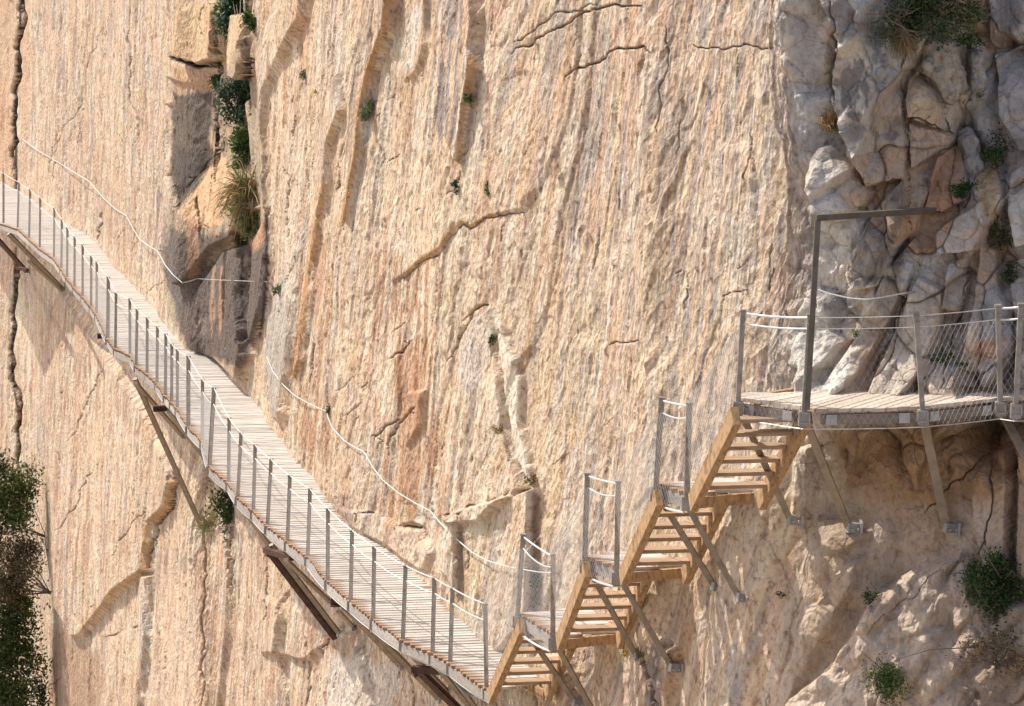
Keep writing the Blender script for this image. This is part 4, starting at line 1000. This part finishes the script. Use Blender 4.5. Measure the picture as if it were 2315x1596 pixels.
for t, b in pp:
    bp = onz(b[0], b[1], Z4); tp = ony(t[0], t[1], bp[1]); pb.append(bp); pt.append(tp)
    po = post_mesh(bp, tp, 0.05, 0.045, 0.2).build('post', M_STEEL, pf)
    s = MB(); c = bp + np.array([0, -0.045, -0.085]); q = 0.05
    for p0, p1 in (((-q, -q), (q, -q)), ((q, -q), (q, q)), ((q, q), (-q, q)), ((-q, q), (-q, -q))):
        s.bar(c + np.array([p0[0], 0, p0[1]]), c + np.array([p1[0], 0, p1[1]]), 0.016, 0.016)
    s.build('socket', M_PLATE, po)
pl = [b + (t - b) * 0.85 for b, t in zip(pb, pt)]
for nm_, L_, r in (('handrail_cable', [p - (0, 0, .03) for p in pt], 0.010), ('middle_cable', pl, 0.009)):
    m = MB(); m.tube(cable(L_[:2], 0, 0.02), r + 0.001); m.tube(cable(L_[1:4], 0, 0.006), r * 0.5); m.tube(cable(L_[3:], 0, 0.03), r + 0.002); m.build(nm_, M_CABLE, pf)
m = MB(); m.tube(cable([b + np.array([-0.02, -0.06, -0.19]) for b in pb], 0, 0.006), 0.006); m.build('bottom_cable', M_NET, pf)
m = MB(); e = np.array([0, -0.05, 0])
for i in range(len(pb) - 1): net(m, pb[i] + e - (0, 0, .18), pb[i + 1] + e - (0, 0, .18), pl[i + 1] + e, pl[i] + e, 0.065, 0.0011)
m.build('netting', M_NET, pf)
for a, f, w in (((1681, 944), (1785, 1172), .062), ((1826, 962), (1918, 1190), .075), ((2088, 948), (2138, 1190), .09), ((2270, 940), (2322, 1040), .075)):
    brace_part(pf, onz(a[0], a[1], Z4 - 0.24), surf(f[0], f[1], 0.04), None, w)
flight((1569, 1128), Z3, (1664, 918), Z4, 0.74, 'topmost timber stair flight reaching the wide platform', [L3[3][1], pt[0] - np.array([0, 0, .14])])

fr = thing('portal_frame', 'tall slim steel frame over the platform, its crossbar reaching into the grey rock', 'frame', pb[1])
u0 = onz(1824, 926, Z4); u1 = ony(1849, 499, u0[1]); bend = surf(2128, 474, -0.15)
m = MB(); m.bar(u0, u1, 0.056, 0.05, (1, 0, 0)); m.build('upright', M_FRAME, fr)
m = MB(); m.bar(u1 + np.array([-0.035, 0, 0.03]), bend, 0.06, 0.06, (0, 1, 0)); m.build('crossbar', M_FRAME, fr)

# --- safety lines on the rock ------------------------------------------------------
def wall_cable(line, label, r=0.012, out=0.10, anchors=()):
    r *= 0.62
    pts = [surf(x, y, out) for x, y in line]
    # keep the rope taut: smooth its depth
    for _ in range(6):
        dep = [np.linalg.norm(p - CAM) for p in pts]
        for i in range(1, len(pts) - 1):
            w = min(dep[i], (dep[i - 1] + dep[i + 1]) / 2 + 0.02); dv = (pts[i] - CAM); pts[i] = CAM + dv / np.linalg.norm(dv) * w
    o = thing('safety_cable', label, 'cable', pts[0], 'handlines fixed along the rock')
    m = MB(); m.tube(pts, r); m.build('rope', M_CABLE, o)
    for k in anchors:
        a = MB(); p = pts[k]; q = surf(line[k][0], line[k][1], -0.1); v = q - p; v = v / np.linalg.norm(v) * 0.14
        a.tube([p - np.array([0, 0.02, 0]), p + np.array([0.10, 0.06, 0])], 0.014, 6); a.build('anchor', M_STEEL, o)
wall_cable([(50, 314), (90, 343), (130, 366), (168, 390), (201, 409), (236, 450), (260, 472), (286, 488), (300, 515), (315, 540), (336, 556), (356, 567), (374, 600), (392, 622), (412, 639), (428, 636), (446, 630)],
           'white handline bolted along the rock above the far half of the boardwalk', 0.017, 0.12, (4, 7, 11, 14))
wall_cable([(446, 630), (500, 633), (550, 635), (602, 637)], 'thin grey wire crossing the dark stained slabs', 0.007, 0.1, (0, 3))
wall_cable([(603, 806), (616, 838), (640, 870), (665, 893), (690, 908), (715, 920), (738, 930), (743, 948), (750, 966), (778, 996), (800, 1010), (823, 1021), (842, 1055), (865, 1085), (900, 1114), (940, 1138), (973, 1155), (996, 1183), (1036, 1222), (1066, 1248), (1100, 1267), (1140, 1279), (1168, 1285)],
           'white handline sagging along the rock above the near half of the boardwalk', 0.013, 0.12, (6, 11, 16))
wall_cable([(1180, 1287), (1215, 1293), (1250, 1296)], 'short white line behind the netted posts of the lowest landing', 0.012, 0.1, (0, 2))
wall_cable([(1850, 655), (1880, 665), (1920, 674), (1955, 677), (1990, 673), (2020, 667), (2048, 662)], 'white handline looped beside the tall steel frame', 0.012, 0.3, (6,))

# --- boulders --------------------------------------------------------------------
def boulder(poly, depth, col, label, seed):
    P = np.array(poly, float); c = P.mean(0); base = surf(c[0], c[1], depth * 0.55); Y = base[1]
    n = 64; ang = np.linspace(0, 2 * math.pi, n, endpoint=False); Q = []
    for t in ang:                                              # outline radius by ray casting in the traced polygon
        dx, dy = math.cos(t), math.sin(t); best = 0
        for i in range(len(P)):
            a, b = P[i] - c, P[(i + 1) % len(P)] - c; e = b - a; den = dx * e[1] - dy * e[0]
            if abs(den) < 1e-9: continue
            r = (a[0] * e[1] - a[1] * e[0]) / den; h = (a[0] * dy - a[1] * dx) / den
            if r > 0 and 0 <= h <= 1: best = max(best, r)
        Q.append(best)
    Q = np.array(Q); Q = (np.roll(Q, 1) + 2 * Q + np.roll(Q, -1)) / 4
    s = Y / FD; V = []; F = []; K = 28; C3 = np.array([base[0], Y + 0.0, base[2]])
    for j in range(K + 1):
        lat = math.pi * j / K; rr = abs(math.sin(lat)) ** 0.6; yy = -math.copysign(abs(math.cos(lat)) ** 0.8, math.cos(lat)) * depth
        for i in range(n):
            x = Q[i] * rr * math.cos(ang[i]) * s; z = -Q[i] * rr * math.sin(ang[i]) * s
            V.append((x, yy, z))
    V = np.array(V); nn = fbm(V[:, 0] / .13 + V[:, 1] / .2, V[:, 2] / .13 + V[:, 1] / .17, seed, 4)
    fc = np.floor(fbm(V[:, 0] / .3 + V[:, 1] / .4, V[:, 2] / .3, seed + 2, 2) * 4) * 0.016
    ln_ = np.linalg.norm(V, axis=1, keepdims=True) + 1e-6; V = V + V / ln_ * (0.045 * nn + fc)[:, None]
    for j in range(K):
        for i in range(n):
            k = (i + 1) % n; F.append((j * n + i, (j + 1) * n + i, (j + 1) * n + k, j * n + k))
    me = bpy.data.meshes.new('boulder'); me.from_pydata([tuple(v) for v in V], [], F); me.update(); me.materials.append(M_ROCK)
    cc = np.array(col)[None] * (1 + 0.25 * nn[:, None]); colour_mesh(me, np.clip(cc, .02, .8))
    o = bpy.data.objects.new('boulder', me); COL.objects.link(o); o.location = tuple(C3)
    for p in me.polygons: p.use_smooth = True
    tag(o, label, 'boulder', 'loose boulders jammed in the right-hand rock')
boulder([(2086, 86), (2120, 78), (2160, 95), (2178, 150), (2182, 200), (2160, 232), (2130, 230), (2105, 195), (2076, 150), (2073, 110)], 0.26, lin(172, 160, 144), 'largest pale grey boulder wedged under the dark bush at the top right', 71)
boulder([(2186, 118), (2205, 105), (2222, 130), (2226, 200), (2202, 226), (2186, 190)], 0.18, lin(170, 164, 154), 'narrow upright grey stone just right of the largest boulder', 75)
boulder([(2160, 295), (2195, 285), (2214, 330), (2222, 372), (2200, 420), (2180, 430), (2176, 350)], 0.16, lin(166, 160, 152), 'tall light stone left of a green shrub near the right edge', 78)

# --- plants -----------------------------------------------------------------------
def leaf_obj(V, F, cols, name, mat, parent):
    me = bpy.data.meshes.new(name); me.from_pydata(V.tolist(), [], F.tolist()); me.update(); me.materials.append(mat); colour_mesh(me, cols)
    o = bpy.data.objects.new(name, me); COL.objects.link(o); attach(o, parent); return o
def shrub(kind, label, group, box, cols, n=900, leaf=0.035, out=0.1, clumps=9, aspect=0.45, stems=6, droop=0.0, depthf=0.6, twig=0, cat=None, fill=1.0, clear=False):
    x0, y0, x1, y1 = box; cx_, cy_ = (x0 + x1) / 2, (y0 + y1) / 2
    c = surf(cx_, cy_, out); s = np.linalg.norm(c - CAM) / FD
    rx, rz = (x1 - x0) / 2 * s * 1.2, (y1 - y0) / 2 * s * 1.2; ry = min(rx, rz) * depthf + 0.04
    root = c + np.array([rx * 0.9, 0.5, -rz * 0.7]) if clear else surf(cx_, y0 + (y1 - y0) * 0.9, 0.0)
    o = thing(kind, label, cat or 'shrub', root, group)
    cc = rng.normal(size=(clumps, 3)); cc /= np.linalg.norm(cc, axis=1, keepdims=True); cc *= rng.random((clumps, 1)) ** 0.4 * 0.82
    cc = cc * np.array([rx, ry, rz]); csz = rng.uniform(0.20, 0.44, clumps) * min(1.0, (12 / clumps) ** 0.35); ctone = rng.uniform(0.6, 1.35, clumps)
    i = rng.integers(0, clumps, n)
    p = cc[i] + rng.normal(size=(n, 3)) * (csz[i][:, None] * np.array([rx, ry, rz]) * 0.62 * fill)
    dirv = rng.normal(size=(n, 3)) + np.array([0, -0.4, 0.35 - droop]); dirv /= np.linalg.norm(dirv, axis=1, keepdims=True)
    sd = np.cross(dirv, rng.normal(size=(n, 3))); sd /= np.linalg.norm(sd, axis=1, keepdims=True)
    L = leaf * rng.uniform(0.55, 1.4, (n, 1)); Wd = L * aspect
    b = c + p
    V = np.stack([b, b + dirv * L * 0.5 + sd * Wd * 0.5, b + dirv * L, b + dirv * L * 0.5 - sd * Wd * 0.5], 1).reshape(-1, 3)
    F = np.arange(n * 4).reshape(n, 4)
    cols = np.asarray(cols); k = cols[rng.integers(0, len(cols), n)] * (ctone[i] * rng.uniform(0.75, 1.25, n))[:, None]
    leaf_obj(V, F, np.clip(np.repeat(k, 4, 0), 0, 1), 'foliage', M_LEAF, o)
    m = MB()
    for q in range(stems):
        e = c + cc[q % clumps] * rng.uniform(0.8, 1.15); mid = (root + e) / 2 + rng.normal(size=3) * 0.15 * min(rx, rz)
        m.tube([root + rng.normal(size=3) * 0.02, mid, e], 0.008 + 0.012 * min(1, rx), 5, 0.003)
    for q in range(twig):
        a = c + cc[rng.integers(0, clumps)]; v = rng.normal(size=3) * np.array([rx, ry, rz]) * 0.55
        m.tube([a, a + v * 0.5 + rng.normal(size=3) * 0.03, a + v], 0.006, 4, 0.0025)
    if stems or twig: m.build('stem', M_STEM, o)
    return o
def tuft(kind, label, group, base_px, n, length_px, col, spread=0.8, out=0.05, lean=(0, -0.3, 0.6), width=0.006, cat='grass', flowers=None):
    b = surf(base_px[0], base_px[1], out); s = np.linalg.norm(b - CAM) / FD; Lm = length_px * s
    o = thing(kind, label, cat, b, group); V = []; F = []; Cc = []
    for _ in range(n):
        d0 = np.array(lean) + rng.normal(size=3) * spread; d0 /= np.linalg.norm(d0); l = Lm * rng.uniform(0.5, 1.1)
        sd = np.cross(d0, (0, 1, 0.1)); sd /= np.linalg.norm(sd) + 1e-9; p0 = b + rng.normal(size=3) * 0.12 * Lm
        p1 = p0 + d0 * l * 0.55; p2 = p1 + (d0 + np.array([0, -0.1, -0.7])) * l * 0.4; k = len(V)
        V += [p0 - sd * width, p0 + sd * width, p1 + sd * width * .8, p1 - sd * width * .8, p2]; F.append((k, k + 1, k + 2, k + 3)); F.append((k + 3, k + 2, k + 4))
        t = np.asarray(col[rng.integers(0, len(col))]) * rng.uniform(0.7, 1.3); Cc += [t] * 5
    me = bpy.data.meshes.new('blades'); me.from_pydata([tuple(v) for v in V], [], F); me.update(); me.materials.append(M_LEAF); colour_mesh(me, np.clip(np.array(Cc), 0, 1))
    q = bpy.data.objects.new('blades', me); COL.objects.link(q); attach(q, o)
    if flowers:
        for _ in range(flowers):
            pp_ = b + rng.normal(size=3) * np.array([.6, .3, .6]) * Lm * 0.6 + np.array([0, -0.06, Lm * 0.3]); r = 0.016
            VV = [pp_ + np.array([r * math.cos(t), 0.004 * (j % 2) - 0.004, r * math.sin(t)]) for j, t in enumerate(np.linspace(0, 2 * math.pi, 6)[:-1])]
            me = bpy.data.meshes.new('flower'); me.from_pydata([tuple(v) for v in VV], [], [tuple(range(5))]); me.update(); me.materials.append(M_LEAF); colour_mesh(me, np.array([(0.8, 0.6, 0.03)] * 5))
            q = bpy.data.objects.new('flower', me); COL.objects.link(q); attach(q, o)
DG, MG, OL, TEAL, GG, YG = (0.03, 0.065, 0.02), (0.055, 0.11, 0.03), (0.11, 0.13, 0.045), (0.05, 0.10, 0.075), (0.16, 0.18, 0.12), (0.17, 0.21, 0.06)
DRY, BRN = (0.34, 0.24, 0.12), (0.20, 0.13, 0.07)
GA = 'bushes rooted in the cliff'; GT = 'small plants in rock cracks'
shrub('shrub', 'dark green shrub at the top edge above the square-cut rock blocks', GA, (496, -50, 592, 70), [DG, MG, TEAL], 3000, 0.10, 0.2, 10)
shrub('shrub', 'olive sprig hanging beside the shrub above the rock blocks', GA, (548, 20, 582, 70), [OL, MG], 350, 0.08, 0.25, 5, stems=2)
shrub('shrub', 'small olive shrub at the foot of the square-cut rock block', GT, (470, 164, 500, 194), [OL, OL, MG], 260, 0.08, 0.15, 4, stems=2)
shrub('shrub', 'blue-green rounded bush in the dark chimney', GA, (502, 180, 582, 282), [TEAL, TEAL, MG, GG], 2200, 0.09, 0.25, 9, twig=8)
shrub('shrub', 'grey twiggy shrub left of the blue-green bush', GT, (474, 225, 512, 270), [GG, GG, TEAL], 260, 0.06, 0.15, 5, twig=10, stems=2)
shrub('shrub', 'bright green bush halfway down the dark chimney', GA, (512, 296, 598, 392), [MG, MG, YG, OL], 2200, 0.09, 0.25, 9)
tuft('grass_tuft', 'dry straw-coloured grass between the two green bushes of the chimney', GT, (562, 430), 320, 95, [DRY, OL, DRY], 0.6, 0.25, (-0.3, -0.3, -0.1), 0.010)
shrub('shrub', 'pale yellow-green bush at the foot of the chimney above the dark slabs', GA, (502, 436, 606, 548), [YG, YG, YG, GG], 2600, 0.08, 0.3, 10, twig=12)
shrub('shrub', 'brown dead growth hanging under the pale yellow-green bush', GT, (525, 520, 565, 566), [BRN, OL], 260, 0.08, 0.25, 5, twig=12, droop=0.6)
shrub('shrub', 'grey leafless shrub on the left of the light triangular slab', GT, (390, 405, 425, 470), [GG, (0.2, 0.19, 0.15)], 220, 0.06, 0.1, 5, twig=18, stems=3)
shrub('shrub', 'round grey-green shrub on the edge of the long hanging flake', GT, (813, 226, 848, 274), [GG, OL], 420, 0.05, 0.12, 6, twig=8)
shrub('shrub', 'tiny green plant on the shaded side of the pointed flake', GT, (1050, 214, 1072, 246), [MG, YG], 160, 0.05, 0.1, 4, stems=1)
shrub('shrub', 'tiny dark plant below the tip of the pointed flake', GT, (1022, 400, 1040, 432), [DG, TEAL], 110, 0.05, 0.08, 3, stems=1)
shrub('shrub', 'tiny bright plant in the reddish streak right of the pointed flake', GT, (1093, 412, 1106, 440), [MG, YG], 90, 0.045, 0.08, 3, stems=1)
shrub('shrub', 'pale feathery plant on the left edge of the long tan rib', GT, (676, 150, 698, 178), [YG, GG], 140, 0.06, 0.1, 4, stems=1)
shrub('shrub', 'pale green plant on the grey rib beside the handline end', GT, (618, 640, 644, 680), [YG, GG], 170, 0.06, 0.1, 4, stems=1)
shrub('shrub', 'spiky dark plant inside the crack of the pale triangular scar', GT, (1110, 755, 1130, 780), [OL, DG], 90, 0.05, 0.08, 3, stems=1)
tuft('grass_tuft', 'spiky grass tuft low in the crack of the pale triangular scar', GT, (1130, 975), 40, 28, [OL, DRY], 0.8, 0.1)
shrub('shrub', 'ochre plant on the ledge above the dark rock corner', GT, (1188, 1075, 1214, 1102), [OL, DRY, YG], 150, 0.045, 0.1, 4, stems=1)
shrub('shrub', 'dark moss-like plant deep in the rock corner behind the lowest landing', GT, (1196, 1280, 1218, 1360), [DG, MG], 320, 0.05, 0.05, 6, stems=1)
shrub('shrub', 'dark green tuft beside the handline bend', GT, (735, 915, 750, 945), [DG, OL], 110, 0.05, 0.1, 3, stems=1)
shrub('shrub', 'dark bush behind the boardwalk above the brown brace foot', GA, (468, 1050, 560, 1200), [DG, DG, MG, OL], 2300, 0.085, 0.5, 12, twig=26)
tuft('grass_tuft', 'pale tangled twigs around the foot of the longest brace', GT, (470, 1185), 90, 60, [DRY, YG, GG], 0.9, 0.5, (0, -0.2, 0.4), 0.008)
shrub('bush', 'leafy olive bush at the left edge, uppermost of the big bushes there', GA, (-90, 1022, 88, 1240), [MG, OL, YG, OL], 9000, 0.13, 9.0, 34, twig=20, cat='bush', clear=True)
shrub('bush', 'dry brown twiggy bush at the left edge between the two green ones', GA, (-90, 1165, 98, 1365), [BRN, (0.24, 0.19, 0.13), OL, (0.13, 0.11, 0.065)], 9000, 0.11, 9.1, 30, twig=110, stems=12, cat='bush', clear=True)
shrub('bush', 'largest dark green bush in the bottom left corner', GA, (-90, 1285, 104, 1700), [MG, OL, OL, YG, DG], 17000, 0.14, 9.0, 60, twig=60, cat='bush', clear=True)
shrub('bush', 'big dark bush overhanging the top right boulders', GA, (2010, -60, 2215, 92), [DG, DG, MG, OL], 4200, 0.045, 0.35, 18, twig=50, cat='bush')
shrub('shrub', 'silvery olive shrub left of the big dark bush at the top right', GA, (1950, 0, 2050, 90), [GG, OL, GG], 900, 0.03, 0.25, 10, twig=30)
tuft('grass_tuft', 'hanging brown grass under the big dark bush', GT, (2040, 75), 120, 65, [BRN, DRY], 0.45, 0.2, (0.1, -0.3, -1.0), 0.004)
shrub('shrub', 'fresh green leafy plant on top of the narrow upright stone', GT, (2160, 70, 2226, 116), [MG, YG, MG], 420, 0.035, 0.3, 7)
tuft('grass_tuft', 'golden dry grass tuft on the grey rock face', GT, (1878, 285), 130, 62, [(0.5, 0.33, 0.16), DRY, BRN], 0.45, 0.1, (-0.2, -0.4, 0.9), 0.004)
shrub('shrub', 'small green plant under the golden dry grass', GT, (1876, 272, 1900, 298), [MG, YG], 130, 0.03, 0.12, 3, stems=1)
shrub('shrub', 'green shrub in a rock joint near the right edge, right of the tall light stone', GA, (2222, 300, 2278, 372), [MG, DG, OL], 900, 0.03, 0.2, 8)
shrub('shrub', 'flat green shrub on a ledge above the end of the steel crossbar', GA, (2146, 402, 2206, 446), [MG, DG], 700, 0.03, 0.2, 7)
shrub('shrub', 'greyish shrub with dead twigs in the right-hand rocks', GA, (2228, 498, 2292, 560), [OL, BRN, DG], 700, 0.03, 0.2, 8, twig=16)
shrub('shrub', 'narrow green shrub below the greyish twiggy one', GT, (2262, 575, 2296, 640), [MG, DG], 420, 0.03, 0.2, 6)
shrub('shrub', 'low green cushion plant behind the platform netting', GT, (2104, 796, 2156, 822), [MG, YG], 420, 0.025, 0.1, 6, stems=2)
shrub('shrub', 'second small green cushion to the right behind the platform netting', GT, (2164, 812, 2190, 830), [MG, OL], 170, 0.025, 0.1, 4, stems=1)
shrub('shrub', 'tiny green and yellow plant on the rock behind the platform', GT, (1928, 738, 1944, 766), [MG, YG], 110, 0.025, 0.1, 3, stems=1)
shrub('shrub', 'small bright leaf plant in the joint under the narrow stone', GT, (2202, 206, 2226, 230), [MG, YG], 90, 0.03, 0.12, 3, stems=1)
shrub('bush', 'wide dark green bush on the lower right ridge', GA, (2172, 1262, 2335, 1420), [DG, MG, DG, OL], 4200, 0.04, 0.3, 18, twig=24, cat='bush')
shrub('shrub', 'tangle of dry stems under the wide lower right bush', GT, (2180, 1420, 2335, 1520), [BRN, DG, DRY], 700, 0.035, 0.2, 10, twig=60, stems=8)
shrub('bush', 'feathery bright green bush low on the lower right ridge', GA, (1962, 1490, 2044, 1592), [MG, YG, MG, OL], 2200, 0.032, 0.25, 12, twig=16, cat='bush')
shrub('shrub', 'small dark shrub in the hollow left of the lower right ridge', GT, (1952, 1325, 1988, 1384), [DG, MG], 500, 0.03, 0.15, 6)
shrub('shrub', 'single dark green sprig on the rock below the platform', GT, (1756, 1338, 1772, 1352), [MG, DG], 90, 0.025, 0.08, 3, stems=1)
tuft('flowering_plant', 'yellow flowers growing from a crack under the stairs', GT, (1412, 1478), 26, 18, [MG, YG], 0.8, 0.06, (0, -0.3, 0.6), 0.004, 'plant', 7)
tuft('flowering_plant', 'yellow flower speck high on the tan rib', GT, (714, 208), 14, 12, [OL, YG], 0.8, 0.06, (0, -0.3, 0.6), 0.006, 'plant', 4)
tuft('grass_tuft', 'dry grass in the crack where a stair brace meets the rock', GT, (1445, 1480), 50, 30, [DRY, OL], 0.7, 0.08, (0.1, -0.3, 0.7), 0.004)

# ------------------------------------------------------------------ light
az = np.array([-0.91, 0.41]); az /= np.linalg.norm(az); EL = math.radians(52)
sd = np.array([az[0] * math.cos(EL), az[1] * math.cos(EL), math.sin(EL)])
sl = bpy.data.lights.new('sun', 'SUN'); sl.energy = 3.3; sl.angle = math.radians(0.5); sl.color = (1.0, 0.95, 0.87)
so = bpy.data.objects.new('sun', sl); COL.objects.link(so); so.location = (-20, 20, 40)
so.rotation_euler = Vector(sd).to_track_quat('Z', 'Y').to_euler()
w = bpy.data.worlds.new('World'); SC.world = w; w.use_nodes = True
nt = w.node_tree; bg = nt.nodes['Background']; sk = nt.nodes.new('ShaderNodeTexSky'); sk.sky_type = 'NISHITA'; sk.sun_disc = False
sk.sun_elevation = EL; sk.sun_rotation = math.atan2(az[0], az[1]); sk.air_density = 0.8; sk.dust_density = 2.5; sk.ozone_density = 0.6
nt.links.new(sk.outputs[0], bg.inputs['Color']); bg.inputs['Strength'].default_value = 0.15
vs = SC.view_settings; vs.view_transform = 'Standard'; vs.look = 'None'; vs.exposure = 0.66; vs.gamma = 1.0; vs.use_curve_mapping = False
SC.cycles.max_bounces = 8; SC.cycles.diffuse_bounces = 4
